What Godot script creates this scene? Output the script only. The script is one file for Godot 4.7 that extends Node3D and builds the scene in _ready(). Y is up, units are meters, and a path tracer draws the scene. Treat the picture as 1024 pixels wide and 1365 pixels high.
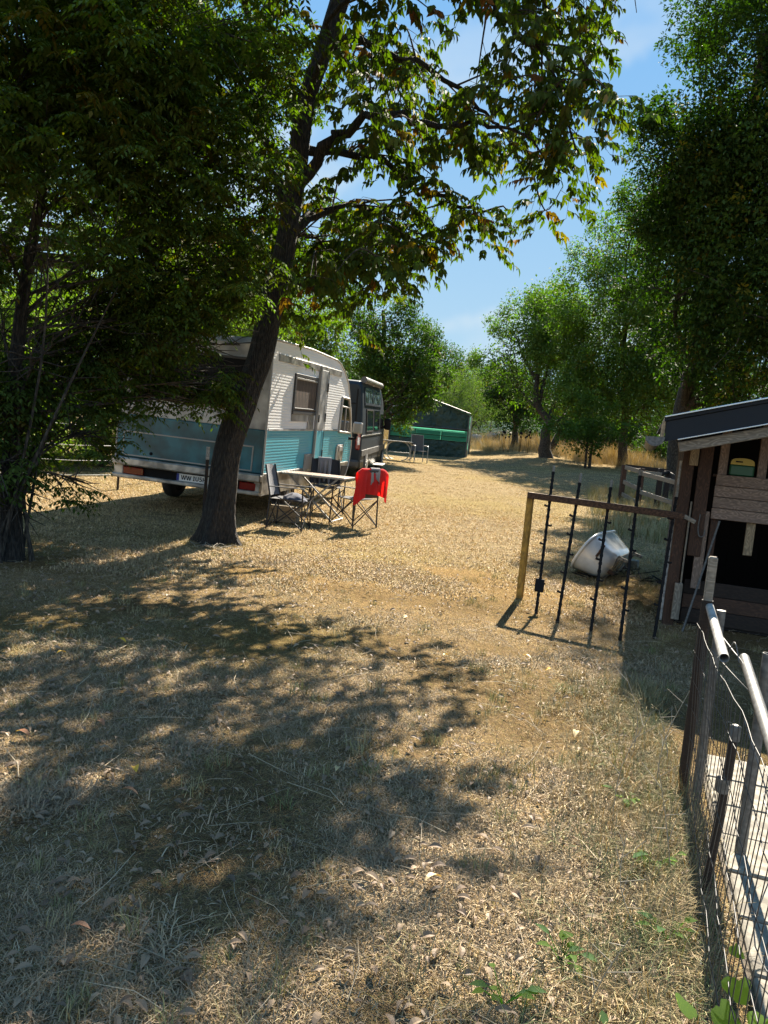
extends Node3D

# ---------------------------------------------------------------- mesh collector
class MB:
	var v := PackedVector3Array()
	var n := PackedVector3Array()
	var t := PackedVector2Array()
	var c := PackedColorArray()
	var col := Color.WHITE
	var xf := Transform3D.IDENTITY

	func tri(a: Vector3, b: Vector3, d: Vector3, na: Vector3, nb: Vector3, nd: Vector3, ta := Vector2.ZERO, tb := Vector2.ZERO, td := Vector2.ZERO) -> void:
		if (d - a).cross(b - a).dot(na + nb + nd) < 0.0:
			var q := b; b = d; d = q
			q = nb; nb = nd; nd = q
			var w := tb; tb = td; td = w
		v.append(xf * a); v.append(xf * b); v.append(xf * d)
		n.append((xf.basis * na).normalized()); n.append((xf.basis * nb).normalized()); n.append((xf.basis * nd).normalized())
		t.append(ta); t.append(tb); t.append(td)
		c.append(col); c.append(col); c.append(col)

	func quad(a: Vector3, b: Vector3, d: Vector3, e: Vector3, hint: Vector3) -> void:
		var nn := (b - a).cross(d - a)
		if nn.length() < 1e-9:
			nn = (d - a).cross(e - a)
		nn = nn.normalized()
		if nn.dot(hint) < 0.0:
			nn = -nn
		var w := (b - a).length()
		var h := (e - a).length()
		tri(a, b, d, nn, nn, nn, Vector2(0, 0), Vector2(w, 0), Vector2(w, h))
		tri(a, d, e, nn, nn, nn, Vector2(0, 0), Vector2(w, h), Vector2(0, h))

	# box with chamfered edges
	func box(p: Vector3, s: Vector3, bev := 0.004, bs := Basis.IDENTITY) -> void:
		var h := s * 0.5
		bev = minf(bev, minf(h.x, minf(h.y, h.z)) * 0.6)
		var old := xf
		xf = xf * Transform3D(bs, p)
		for ax in 3:
			for sg in [-1.0, 1.0]:
				var u := (ax + 1) % 3
				var w := (ax + 2) % 3
				var q := []
				for k in [[-1, -1], [1, -1], [1, 1], [-1, 1]]:
					var z := Vector3.ZERO
					z[ax] = sg * h[ax]
					z[u] = k[0] * (h[u] - bev)
					z[w] = k[1] * (h[w] - bev)
					q.append(z)
				var hh := Vector3.ZERO
				hh[ax] = sg
				quad(q[0], q[1], q[2], q[3], hh)
		if bev > 0.0:
			for ax in 3:
				var u := (ax + 1) % 3
				var w := (ax + 2) % 3
				for su in [-1.0, 1.0]:
					for sw in [-1.0, 1.0]:
						var q := []
						for k in [[-1, 0], [1, 0], [1, 1], [-1, 1]]:
							var z := Vector3.ZERO
							z[ax] = k[0] * (h[ax] - bev)
							z[u] = su * (h[u] - (bev if k[1] else 0.0))
							z[w] = sw * (h[w] - (0.0 if k[1] else bev))
							q.append(z)
						var hh := Vector3.ZERO
						hh[u] = su
						hh[w] = sw
						quad(q[0], q[1], q[2], q[3], hh)
			for sx in [-1.0, 1.0]:
				for sy in [-1.0, 1.0]:
					for sz in [-1.0, 1.0]:
						var m := Vector3(sx, sy, sz)
						var a := Vector3(sx * h.x, sy * (h.y - bev), sz * (h.z - bev))
						var b := Vector3(sx * (h.x - bev), sy * h.y, sz * (h.z - bev))
						var d := Vector3(sx * (h.x - bev), sy * (h.y - bev), sz * h.z)
						tri(a, b, d, m, m, m)
		xf = old

	# box between two points
	func beam(a: Vector3, b: Vector3, w: float, h: float, bev := 0.003, up := Vector3.UP) -> void:
		var x := (b - a).normalized()
		if absf(x.dot(up)) > 0.95:
			up = Vector3.BACK
		var z := x.cross(up).normalized()
		box((a + b) * 0.5, Vector3((b - a).length(), h, w), bev, Basis(x, z.cross(x), z))

	# grid of rings; closed ring; smooth
	func rings(rs: Array, cap0 := true, cap1 := true, closed := true) -> void:
		var m: int = rs[0].size()
		var k := rs.size()
		var nn := []
		for i in k:
			var row := PackedVector3Array()
			for j in m:
				var jp := (j + 1) % m if closed else mini(j + 1, m - 1)
				var jm := (j + m - 1) % m if closed else maxi(j - 1, 0)
				var du: Vector3 = rs[i][jp] - rs[i][jm]
				var dv: Vector3 = rs[mini(i + 1, k - 1)][j] - rs[maxi(i - 1, 0)][j]
				var q := du.cross(dv)
				row.append(q.normalized() if q.length() > 1e-12 else Vector3.UP)
			nn.append(row)
		# orientation from the middle ring
		var mid := k / 2
		var cen := Vector3.ZERO
		for p in rs[mid]:
			cen += p
		cen /= m
		var sc := 0.0
		for j in m:
			sc += nn[mid][j].dot(rs[mid][j] - cen)
		var sg := -1.0 if sc < 0.0 and closed else 1.0
		for i in k - 1:
			for j in (m if closed else m - 1):
				var j2 := (j + 1) % m
				var ua := Vector2(float(j) / m, i)
				var ub := Vector2(float(j + 1) / m, i)
				tri(rs[i][j], rs[i][j2], rs[i + 1][j2], nn[i][j] * sg, nn[i][j2] * sg, nn[i + 1][j2] * sg, ua, ub, ub + Vector2(0, 1))
				tri(rs[i][j], rs[i + 1][j2], rs[i + 1][j], nn[i][j] * sg, nn[i + 1][j2] * sg, nn[i + 1][j] * sg, ua, ub + Vector2(0, 1), ua + Vector2(0, 1))
		for e in [[cap0, 0, 1], [cap1, k - 1, k - 2]]:
			if e[0]:
				var ring = rs[e[1]]
				var c0 := Vector3.ZERO
				var c1 := Vector3.ZERO
				for j in m:
					c0 += ring[j]
					c1 += rs[e[2]][j]
				c0 /= m
				c1 /= m
				var d := (c0 - c1).normalized()
				for j in m:
					tri(c0, ring[j], ring[(j + 1) % m], d, d, d)

	func tube(ps: Array, rad, sides := 8, cap := true, bump: FastNoiseLite = null, amp := 0.0) -> void:
		var rs := []
		var f := Vector3.ZERO
		for i in ps.size():
			var d: Vector3 = (ps[mini(i + 1, ps.size() - 1)] - ps[maxi(i - 1, 0)]).normalized()
			if f == Vector3.ZERO:
				f = d.cross(Vector3.RIGHT if absf(d.x) < 0.8 else Vector3.UP).normalized()
			f = (f - d * f.dot(d)).normalized()
			var g := d.cross(f)
			var r: float = rad[i] if rad is Array else rad
			var ring := PackedVector3Array()
			for j in sides:
				var a := TAU * j / sides
				var q: Vector3 = f * cos(a) + g * sin(a)
				var rr := r
				if bump:
					rr *= 1.0 + amp * bump.get_noise_3dv(ps[i] * Vector3(1, 0.35, 1) + q * r * 3.0)
				ring.append(ps[i] + q * rr)
			rs.append(ring)
		rings(rs, cap, cap)

	# lathe round the local axis: points (radius, along)
	func lathe(at: Vector3, axis: Vector3, prof: Array, sides := 20, cap := true) -> void:
		axis = axis.normalized()
		var f := axis.cross(Vector3.UP if absf(axis.y) < 0.9 else Vector3.RIGHT).normalized()
		var g := axis.cross(f)
		var rs := []
		for p in prof:
			var ring := PackedVector3Array()
			for j in sides:
				var a := TAU * j / sides
				ring.append(at + axis * p[1] + (f * cos(a) + g * sin(a)) * p[0])
			rs.append(ring)
		rings(rs, cap, cap)

	# flat polygon given as 2D points, placed by a transform: x, y in the plane, normal z; uv in metres
	func poly(pts: PackedVector2Array, tr: Transform3D, thick := 0.0) -> void:
		var ix := Geometry2D.triangulate_polygon(pts)
		for i in range(0, ix.size(), 3):
			var a := pts[ix[i]]
			var b := pts[ix[i + 1]]
			var d := pts[ix[i + 2]]
			var nn := tr.basis.z
			tri(tr * Vector3(a.x, a.y, 0), tr * Vector3(b.x, b.y, 0), tr * Vector3(d.x, d.y, 0), nn, nn, nn, a, b, d)
			if thick > 0.0:
				tri(tr * Vector3(a.x, a.y, -thick), tr * Vector3(b.x, b.y, -thick), tr * Vector3(d.x, d.y, -thick), -nn, -nn, -nn, a, b, d)
		if thick > 0.0:
			var cen := Vector2.ZERO
			for p in pts:
				cen += p
			cen /= pts.size()
			for i in pts.size():
				var a := pts[i]
				var b := pts[(i + 1) % pts.size()]
				var m := (a + b) * 0.5
				var e := (b - a).orthogonal()
				if e.dot(m - cen) < 0:
					e = -e
				quad(tr * Vector3(a.x, a.y, 0), tr * Vector3(b.x, b.y, 0), tr * Vector3(b.x, b.y, -thick), tr * Vector3(a.x, a.y, -thick), tr.basis * Vector3(e.x, e.y, 0))

	# a leaf: base, direction, face normal
	func leaf(b: Vector3, d: Vector3, up: Vector3, l: float, w: float, droop := 0.2) -> void:
		var s := d.cross(up).normalized()
		up = s.cross(d).normalized()
		var m1 := b + d * l * 0.3 - up * w * 0.12
		var m2 := b + d * l * 0.68 - up * (w * 0.12 + l * droop * 0.35)
		var tip := b + d * l * 0.97 - up * l * droop
		var l1 := b + d * l * 0.27 + s * w * 0.46 + up * w * 0.1
		var r1 := b + d * l * 0.27 - s * w * 0.46 + up * w * 0.1
		var l2 := b + d * l * 0.62 + s * w * 0.4 + up * (w * 0.1 - l * droop * 0.3)
		var r2 := b + d * l * 0.62 - s * w * 0.4 + up * (w * 0.1 - l * droop * 0.3)
		var nl := (up - s * 0.4).normalized()
		var nr := (up + s * 0.4).normalized()
		tri(b, l1, m1, nl, nl, up)
		tri(b, m1, r1, nr, up, nr)
		tri(l1, l2, m2, nl, nl, up)
		tri(l1, m2, m1, nl, up, up)
		tri(r1, m2, r2, nr, up, nr)
		tri(r1, m1, m2, nr, up, up)
		tri(l2, tip, m2, nl, up, up)
		tri(r2, m2, tip, nr, up, up)

	func leaf4(b: Vector3, d: Vector3, up: Vector3, l: float, w: float, droop := 0.2) -> void:
		var s := d.cross(up).normalized()
		up = s.cross(d).normalized()
		var m := b + d * l * 0.5 - up * (w * 0.15 + l * droop * 0.3)
		var tip := b + d * l - up * l * droop
		var a := b + d * l * 0.42 + s * w * 0.5
		var e := b + d * l * 0.42 - s * w * 0.5
		tri(b, a, m, up, up, up)
		tri(b, m, e, up, up, up)
		tri(a, tip, m, up, up, up)
		tri(m, tip, e, up, up, up)

	func mesh() -> ArrayMesh:
		var am := ArrayMesh.new()
		var arr := []
		arr.resize(Mesh.ARRAY_MAX)
		arr[Mesh.ARRAY_VERTEX] = v
		arr[Mesh.ARRAY_NORMAL] = n
		arr[Mesh.ARRAY_TEX_UV] = t
		arr[Mesh.ARRAY_COLOR] = c
		am.add_surface_from_arrays(Mesh.PRIMITIVE_TRIANGLES, arr)
		return am

# ---------------------------------------------------------------- scene helpers
var rng := RandomNumberGenerator.new()
var nz := FastNoiseLite.new()
var nf := FastNoiseLite.new()
var M := {}
var used := {}

func rr(a: float, b: float) -> float:
	return rng.randf_range(a, b)

func rdir() -> Vector3:
	var z := rr(-1, 1)
	var a := rr(0, TAU)
	var q := sqrt(1.0 - z * z)
	return Vector3(q * cos(a), z, q * sin(a))

func numbered(called: String) -> String:
	if not used.has(called):
		used[called] = 0
		return called
	used[called] += 1
	return "%s_%03d" % [called, used[called]]

func tag(o: Node, label: String, category: String, group := "", kind := "") -> Node:
	o.set_meta("label", label)
	if category:
		o.set_meta("category", category)
	if group:
		o.set_meta("group", group)
	if kind:
		o.set_meta("kind", kind)
	return o

func thing(called: String, label: String, category: String, at := Vector3.ZERO, bs := Basis.IDENTITY, group := "") -> Node3D:
	var o := Node3D.new()
	o.name = numbered(called)
	add_child(o, true)
	o.transform = Transform3D(bs, at)
	tag(o, label, category, group)
	return o

func part(called: String, mb: MB, m: Material, parent: Node = null) -> MeshInstance3D:
	var o := MeshInstance3D.new()
	o.mesh = mb.mesh()
	o.material_override = m
	o.cast_shadow = GeometryInstance3D.SHADOW_CASTING_SETTING_ON
	if parent:
		o.name = called
		parent.add_child(o, true)
	else:
		o.name = numbered(called)
		add_child(o, true)
	return o

func share(called: String, me: Mesh, m: Material, parent: Node, tr: Transform3D) -> MeshInstance3D:
	var o := MeshInstance3D.new()
	o.mesh = me
	o.material_override = m
	o.transform = tr
	o.name = called
	parent.add_child(o, true)
	return o

func boxpart(called: String, p: Vector3, s: Vector3, m: Material, parent: Node, bev := 0.004, bs := Basis.IDENTITY) -> MeshInstance3D:
	var b := MB.new()
	b.box(Vector3.ZERO, s, bev)
	var o := part(called, b, m, parent)
	o.transform = Transform3D(bs, p)
	return o

func scatter(called: String, me: Mesh, xs: Array, cs: PackedColorArray, m: Material, parent: Node = null, kind := "") -> MultiMeshInstance3D:
	var mm := MultiMesh.new()
	mm.transform_format = MultiMesh.TRANSFORM_3D
	mm.use_colors = true
	mm.mesh = me
	mm.instance_count = xs.size()
	for i in xs.size():
		mm.set_instance_transform(i, xs[i])
		mm.set_instance_color(i, cs[i])
	var o := MultiMeshInstance3D.new()
	o.multimesh = mm
	o.material_override = m
	if parent:
		o.name = called
		parent.add_child(o, true)
	else:
		o.name = numbered(called)
		add_child(o, true)
	if kind:
		o.set_meta("kind", kind)
	return o

func mt(c: Color, rough := 0.8, o := {}) -> StandardMaterial3D:
	var m := StandardMaterial3D.new()
	m.albedo_color = c.linear_to_srgb()
	m.roughness = rough
	m.metallic = o.get("metal", 0.0)
	m.vertex_color_use_as_albedo = o.get("vc", false)
	if o.has("tex"):
		m.albedo_texture = o.tex
		m.uv1_triplanar = o.get("tri", true)
		m.uv1_scale = o.get("scale", Vector3.ONE)
	if o.has("bump"):
		m.heightmap_enabled = true
		m.heightmap_texture = o.bump
		m.heightmap_scale = o.get("depth", 0.5)
		m.uv1_triplanar = o.get("tri", true)
		m.uv1_scale = o.get("scale", Vector3.ONE)
	if o.has("world"):
		m.uv1_world_triplanar = true
	if o.has("bl"):
		m.backlight_enabled = true
		m.backlight = o.bl
	if o.has("rim"):
		m.rim_enabled = true
		m.rim = o.rim
	if o.has("coat"):
		m.clearcoat_enabled = true
		m.clearcoat = o.coat
		m.clearcoat_roughness = 0.08
	return m

func ntex(freq: float, lo: float, hi: float, sd: int, size := 256, oct := 4, tint := Color.WHITE, stretch := 0) -> NoiseTexture2D:
	var f := FastNoiseLite.new()
	f.seed = sd
	f.frequency = freq
	f.noise_type = FastNoiseLite.TYPE_SIMPLEX_SMOOTH
	f.fractal_octaves = oct
	var g := Gradient.new()
	g.set_color(0, Color(lo * tint.r, lo * tint.g, lo * tint.b))
	g.set_color(1, Color(hi, hi, hi))
	g.set_offset(0, 0.25)
	g.set_offset(1, 0.75)
	var t := NoiseTexture2D.new()
	t.width = size
	t.height = size
	t.seamless = true
	t.noise = f
	t.color_ramp = g
	return t

func ss(a: float, b: float, x: float) -> float:
	var t := clampf((x - a) / (b - a), 0, 1)
	return t * t * (3 - 2 * t)

# height of the field: level by the camera, a gentle rise towards the far end and to the right
func gy(x: float, z: float) -> float:
	var d := -z
	var h := 0.0
	if d > 7.0:
		if d < 13.0:
			h = 0.03 * (d - 7) * (d - 7) / 12.0
		elif d < 40.0:
			h = 0.03 * (d - 10)
		elif d < 60.0:
			h = 0.9 + 0.03 * (d - 40) - 0.03 * (d - 40) * (d - 40) / 80.0 + 0.01 * (d - 40)
		else:
			h = 1.55
	h += 0.45 * ss(20, 36, d) * ss(2, 8, x)
	var near := ss(40, 4, d)
	h += (nz.get_noise_2d(x * 9.0, z * 9.0) * 0.035 + nz.get_noise_2d(x * 50.0, z * 50.0) * 0.014) * (0.4 + 0.6 * near) * (1.0 - ss(1.65, 1.3, absf(x - fence_x(z) - 1.4)) * ss(7.6, 6.8, d))
	return h

func fence_x(z: float) -> float:
	return 0.41 - 0.316 * z

func on(x: float, z: float, up := 0.0) -> Vector3:
	return Vector3(x, gy(x, z) + up, z)

func axes(fwd: Vector3, lean_deg := 0.0) -> Basis:
	var z := -fwd.normalized()
	var x := Vector3.UP.cross(z).normalized()
	var y := z.cross(x)
	return Basis(x, y, z) * Basis(Vector3.BACK, -deg_to_rad(lean_deg))

# ---------------------------------------------------------------- camera, sky, sun, exposure
const EXPOSURE := 4.5
const SUN := Vector3(0.222, 0.657, -0.72)

func world() -> void:
	var cam := Camera3D.new()
	cam.name = "camera"
	cam.fov = 67.3
	cam.near = 0.05
	cam.far = 900.0
	add_child(cam, true)
	var p := deg_to_rad(5.6)
	var r := deg_to_rad(5.3)
	cam.transform = Transform3D(Basis(Vector3.RIGHT, -p) * Basis(Vector3.BACK, r), Vector3(0, 1.5, 0))
	cam.current = true
	var sun := DirectionalLight3D.new()
	sun.name = "sun"
	sun.light_energy = 1.6
	sun.light_color = Color(1.0, 0.955, 0.88)
	sun.light_angular_distance = 0.45
	sun.shadow_enabled = true
	add_child(sun, true)
	sun.look_at_from_position(SUN * 50.0, Vector3.ZERO, Vector3.UP)
	var env := Environment.new()
	env.background_mode = Environment.BG_SKY
	env.sky = Sky.new()
	env.tonemap_mode = Environment.TONE_MAPPER_LINEAR
	env.tonemap_exposure = EXPOSURE
	env.sdfgi_enabled = true
	env.ssao_enabled = true
	env.ssil_enabled = true
	var ps := PanoramaSkyMaterial.new()
	ps.panorama = sky_image()
	env.sky.sky_material = ps
	var we := WorldEnvironment.new()
	we.name = "environment"
	we.environment = env
	add_child(we, true)

# air and thin cirrus only; the same in every direction but for the glow round the sun
func sky_image() -> ImageTexture:
	var w := 1024
	var h := 512
	var im := Image.create(w, h, false, Image.FORMAT_RGBF)
	var f := FastNoiseLite.new()
	f.seed = 11
	f.noise_type = FastNoiseLite.TYPE_SIMPLEX_SMOOTH
	f.frequency = 0.55
	f.fractal_octaves = 5
	f.domain_warp_enabled = true
	f.domain_warp_amplitude = 1.2
	f.domain_warp_frequency = 0.35
	var sd := SUN.normalized()
	for y in h:
		var el := (0.5 - (y + 0.5) / h) * PI
		for x in w:
			var az := ((x + 0.5) / w - 0.5) * TAU
			var d := Vector3(sin(az) * cos(el), sin(el), -cos(az) * cos(el))
			var up := maxf(d.y, 0.0)
			var k := pow(1.0 - up, 2.3)
			var c := Color(0.032, 0.100, 0.205).lerp(Color(0.130, 0.178, 0.200), k)
			var g := maxf(d.dot(sd), 0.0)
			c += Color(1.0, 0.95, 0.88) * (0.06 * pow(g, 6.0) + 0.25 * pow(g, 60.0))
			if d.y > 0.02:
				var q := d / (d.y + 0.10)
				var s := f.get_noise_2d(q.x * 0.55 + q.z * 0.30, q.z * 1.1 - q.x * 1.25)
				var cl := ss(0.02, 0.55, s) * ss(0.02, 0.18, d.y) * (1.0 - 0.85 * ss(0.38, 0.56, d.y)) * 0.7
				c = c.lerp(Color(0.170, 0.192, 0.205), cl)
			if d.y < 0.0:
				c = c.lerp(Color(0.16, 0.14, 0.09), ss(0.0, 0.12, -d.y))
			im.set_pixel(x, y, c)
	return ImageTexture.create_from_image(im)

# a mat of dry straw over soil: colour and relief, tiling
func straw(size: int, strokes: int) -> Array:
	var col := Image.create(size, size, false, Image.FORMAT_RGB8)
	var hgt := Image.create(size, size, false, Image.FORMAT_RGB8)
	var g := RandomNumberGenerator.new()
	g.seed = 5
	var soil := Color(0.15, 0.12, 0.09)
	for y in size:
		for x in size:
			var a := TAU * x / size
			var b := TAU * y / size
			var q := Vector3(cos(a) * 60, sin(a) * 60, cos(b) * 60)
			var e := 0.75 + 0.5 * nf.get_noise_3d(q.x + sin(b) * 47.0, q.y - sin(b) * 31.0, q.z + sin(b) * 60.0) + g.randf_range(-0.12, 0.12)
			col.set_pixel(x, y, (soil * e).linear_to_srgb())
			hgt.set_pixel(x, y, Color(0.2, 0.2, 0.2) * (0.8 + g.randf() * 0.4))
	for k in strokes:
		var p := Vector2(g.randf() * size, g.randf() * size)
		var a := g.randf() * TAU
		var l := g.randf_range(14, 52)
		var bend := g.randf_range(-0.03, 0.03)
		var lv := float(k) / strokes
		var s := g.randf_range(0.55, 1.25) * (0.45 + 0.55 * lv)
		var c := Color(0.40, 0.295, 0.155) * s
		var pick := g.randf()
		if pick < 0.12:
			c = Color(0.30, 0.27, 0.11) * s
		elif pick < 0.3:
			c = Color(0.31, 0.22, 0.13) * s
		elif pick > 0.9:
			c = Color(0.52, 0.43, 0.28) * s
		c = c.linear_to_srgb()
		var hv := 0.25 + 0.7 * lv
		var hc := Color(hv, hv, hv)
		var wide := g.randf() < 0.4
		for i in int(l):
			p += Vector2(cos(a), sin(a))
			a += bend
			var x := posmod(int(p.x), size)
			var y := posmod(int(p.y), size)
			col.set_pixel(x, y, c)
			hgt.set_pixel(x, y, hc)
			if wide:
				col.set_pixel((x + 1) % size, y, c)
				hgt.set_pixel((x + 1) % size, y, hc)
	return [ImageTexture.create_from_image(col), ImageTexture.create_from_image(hgt)]

func stripes(n: int) -> ImageTexture:
	var im := Image.create(4, n, false, Image.FORMAT_RGB8)
	for y in n:
		var e := pow(absf(sin(PI * (y + 0.5) / n)), 0.7)
		for x in 4:
			im.set_pixel(x, y, Color(e, e, e))
	return ImageTexture.create_from_image(im)

# wood: long wavy grain with knots, light to dark
func wood_tex(sd: int) -> ImageTexture:
	var w := 512
	var h := 128
	var im := Image.create(w, h, false, Image.FORMAT_RGB8)
	var f := FastNoiseLite.new()
	f.seed = sd
	f.frequency = 0.01
	f.fractal_octaves = 3
	for y in h:
		for x in w:
			var bx := minf(x, w - x)
			var wave := f.get_noise_2d(bx * 0.6, y * 1.6) * 26.0
			var ringv := 0.5 + 0.5 * sin((y * 0.42 + wave))
			var fine := f.get_noise_2d(bx * 4.0, y * 60.0) * 0.5
			var e := 0.72 + 0.2 * pow(ringv, 2.0) + 0.22 * fine
			im.set_pixel(x, y, Color(e, e * 0.97, e * 0.92))
	return ImageTexture.create_from_image(im)

func materials() -> void:
	var st := straw(1024, 42000)
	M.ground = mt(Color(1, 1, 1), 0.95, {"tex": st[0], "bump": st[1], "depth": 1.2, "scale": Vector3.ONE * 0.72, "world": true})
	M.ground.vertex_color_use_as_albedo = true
	M.ground.specular_mode = BaseMaterial3D.SPECULAR_DISABLED
	M.straw = mt(Color.WHITE, 0.75, {"vc": true, "bl": Color(0.5, 0.45, 0.3)})
	M.leaf = mt(Color.WHITE, 0.7, {"vc": true, "bl": Color(0.82, 0.95, 0.24)})
	M.farleaf = mt(Color.WHITE, 0.7, {"vc": true, "bl": Color(0.75, 0.9, 0.22)})
	M.litter = mt(Color.WHITE, 0.7, {"vc": true, "bl": Color(0.35, 0.3, 0.15)})
	M.leaf.metallic_specular = 0.15
	M.farleaf.metallic_specular = 0.2
	var bn := ntex(0.03, 0.35, 1.0, 3, 512, 5)
	M.bark = mt(Color(0.062, 0.050, 0.038), 0.9, {"tex": bn, "bump": bn, "depth": 6.0, "scale": Vector3(3.2, 0.55, 3.2)})
	M.bark2 = mt(Color(0.10, 0.082, 0.062), 0.95, {"tex": bn, "scale": Vector3(2, 0.5, 2)})
	var dirt := ntex(0.012, 0.66, 1.0, 8, 256, 5)
	M.white = mt(Color(0.52, 0.51, 0.485), 0.38, {"tex": dirt, "scale": Vector3.ONE * 0.5, "coat": 0.25})  # caravan white, toned down in the colour for the shaded rear
	M.teal = mt(Color(0.018, 0.15, 0.195), 0.36, {"tex": dirt, "scale": Vector3.ONE * 0.5, "coat": 0.25})  # caravan teal, darkened in the colour for the shaded rear
	var sp := stripes(32)
	M.white_rib = mt(Color(0.80, 0.79, 0.77), 0.4, {"bump": sp, "depth": 0.3, "tri": false, "scale": Vector3(1, 22, 1)})  # the same white, made paler for the sunlit side
	M.teal_rib = mt(Color(0.085, 0.36, 0.43), 0.4, {"bump": sp, "depth": 0.3, "tri": false, "scale": Vector3(1, 22, 1)})  # the same teal, made paler for the sunlit side
	M.silver = mt(Color(0.52, 0.50, 0.46), 0.42, {"metal": 0.55, "tex": dirt, "scale": Vector3.ONE})
	M.grey_trim = mt(Color(0.33, 0.32, 0.30), 0.45, {"metal": 0.4})
	M.dark_trim = mt(Color(0.05, 0.05, 0.052), 0.5)
	M.black = mt(Color(0.014, 0.013, 0.013), 0.75)
	M.black.metallic_specular = 0.2
	M.rubber = mt(Color(0.025, 0.025, 0.026), 0.85, {"tex": dirt, "scale": Vector3.ONE * 3})
	M.brown_glass = mt(Color(0.055, 0.038, 0.028), 0.12, {"coat": 0.5})
	M.dark_glass = mt(Color(0.012, 0.014, 0.016), 0.06, {"coat": 0.6})
	M.curtain = mt(Color(0.12, 0.085, 0.065), 0.8, {"tex": ntex(0.02, 0.6, 1.0, 21), "scale": Vector3(6, 0.6, 6)})
	M.red_lens = mt(Color(0.15, 0.003, 0.004), 0.2, {"coat": 0.4})
	M.clear_lens = mt(Color(0.75, 0.72, 0.70), 0.12, {"coat": 0.8})
	M.plate = mt(Color(0.75, 0.75, 0.72), 0.4)
	M.eu_blue = mt(Color(0.01, 0.03, 0.25), 0.4)
	M.van = mt(Color(0.012, 0.021, 0.032), 0.45)
	M.van.metallic_specular = 0.3
	M.rear_glass = mt(Color(0.008, 0.008, 0.009), 0.4)
	M.rear_glass.metallic_specular = 0.2
	M.cladding = mt(Color(0.05, 0.048, 0.046), 0.6, {"tex": dirt})
	M.chrome = mt(Color(0.62, 0.62, 0.62), 0.25, {"metal": 0.9})
	M.galv = mt(Color(0.15, 0.15, 0.145), 0.55, {"metal": 0.3, "tex": ntex(0.05, 0.75, 1.0, 31), "scale": Vector3.ONE * 2.5})
	M.pale_pipe = mt(Color(0.38, 0.37, 0.345), 0.5, {"tex": ntex(0.03, 0.75, 1.0, 32, 256, 5), "scale": Vector3.ONE * 3})
	M.rust = mt(Color(0.11, 0.055, 0.03), 0.9, {"tex": ntex(0.04, 0.5, 1.0, 33), "scale": Vector3.ONE * 4})
	M.yellow_rust = mt(Color(0.40, 0.23, 0.035), 0.7, {"tex": ntex(0.04, 0.7, 1.0, 34, 256, 5), "scale": Vector3(3, 1, 3)})
	M.alu = mt(Color(0.34, 0.335, 0.32), 0.45, {"metal": 0.8})
	M.frame_black = mt(Color(0.022, 0.021, 0.022), 0.4, {"metal": 0.3})
	M.fabric = mt(Color(0.030, 0.031, 0.036), 0.9, {"rim": 0.4, "bump": ntex(0.2, 0.0, 1.0, 35), "depth": 0.1, "scale": Vector3.ONE * 4})
	M.fabric_grey = mt(Color(0.10, 0.105, 0.12), 0.9, {"rim": 0.4, "bump": ntex(0.2, 0.0, 1.0, 35), "depth": 0.1, "scale": Vector3.ONE * 4})
	M.towel_red = mt(Color(0.56, 0.022, 0.02), 0.92, {"rim": 0.3, "bl": Color(0.8, 0.08, 0.06), "bump": ntex(0.12, 0.0, 1.0, 36), "depth": 0.3, "scale": Vector3.ONE * 5})
	M.towel_grey = mt(Color(0.26, 0.25, 0.26), 0.92, {"rim": 0.3, "bump": ntex(0.12, 0.0, 1.0, 36), "depth": 0.3, "scale": Vector3.ONE * 5})
	M.towel_dark = mt(Color(0.07, 0.075, 0.10), 0.92, {"rim": 0.3})
	var w1 := wood_tex(41)
	var w2 := wood_tex(43)
	M.plank_red = mt(Color(0.36, 0.265, 0.22), 0.75, {"tex": w1, "bump": w1, "depth": 0.2, "scale": Vector3(0.9, 3.2, 3.2)})
	M.plank_red2 = mt(Color(0.325, 0.24, 0.20), 0.75, {"tex": w2, "bump": w2, "depth": 0.2, "scale": Vector3(0.8, 3.6, 3.6)})
	M.wood_brown = mt(Color(0.095, 0.048, 0.029), 0.8, {"tex": w2, "bump": w2, "depth": 0.3, "scale": Vector3(0.7, 3.0, 3.0)})
	M.wood_dark = mt(Color(0.035, 0.022, 0.016), 0.85, {"tex": w1, "bump": w1, "depth": 0.3, "scale": Vector3(0.7, 3.0, 3.0)})
	M.wood_grey = mt(Color(0.33, 0.30, 0.26), 0.85, {"tex": w1, "bump": w1, "depth": 0.4, "scale": Vector3(0.7, 3.0, 3.0)})
	M.wood_pale = mt(Color(0.42, 0.33, 0.22), 0.8, {"tex": w2, "bump": w2, "depth": 0.3, "scale": Vector3(0.8, 3.0, 3.0)})
	M.table_wood = mt(Color(0.24, 0.145, 0.08), 0.5, {"tex": w2, "scale": Vector3(1, 4, 4)})
	M.felt = mt(Color(0.012, 0.015, 0.019), 0.9)
	M.tarp = mt(Color(0.008, 0.036, 0.030), 0.55, {"bump": ntex(0.012, 0.0, 1.0, 52, 256, 3), "depth": 4.0, "scale": Vector3.ONE * 0.6})
	M.tarp_light = mt(Color(0.008, 0.19, 0.11), 0.5, {"bl": Color(0.3, 0.6, 0.5)})
	M.pane_with_reflections = mt(Color(0.20, 0.31, 0.37), 0.15, {"coat": 0.8, "tex": ntex(0.012, 0.35, 1.0, 77), "scale": Vector3.ONE * 0.8})  # pale blue acrylic; the dark mottling paints tree reflections into it
	M.inside_shaded = mt(Color(0.016, 0.011, 0.009), 0.9)  # hut boards near black, the deep indoor shade put into the colour
	M.enamel = mt(Color(0.80, 0.80, 0.77), 0.16, {"tex": ntex(0.012, 0.85, 1.0, 9), "scale": Vector3.ONE, "coat": 1.0})
	M.stone = mt(Color(0.2, 0.18, 0.15), 0.9)
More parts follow.
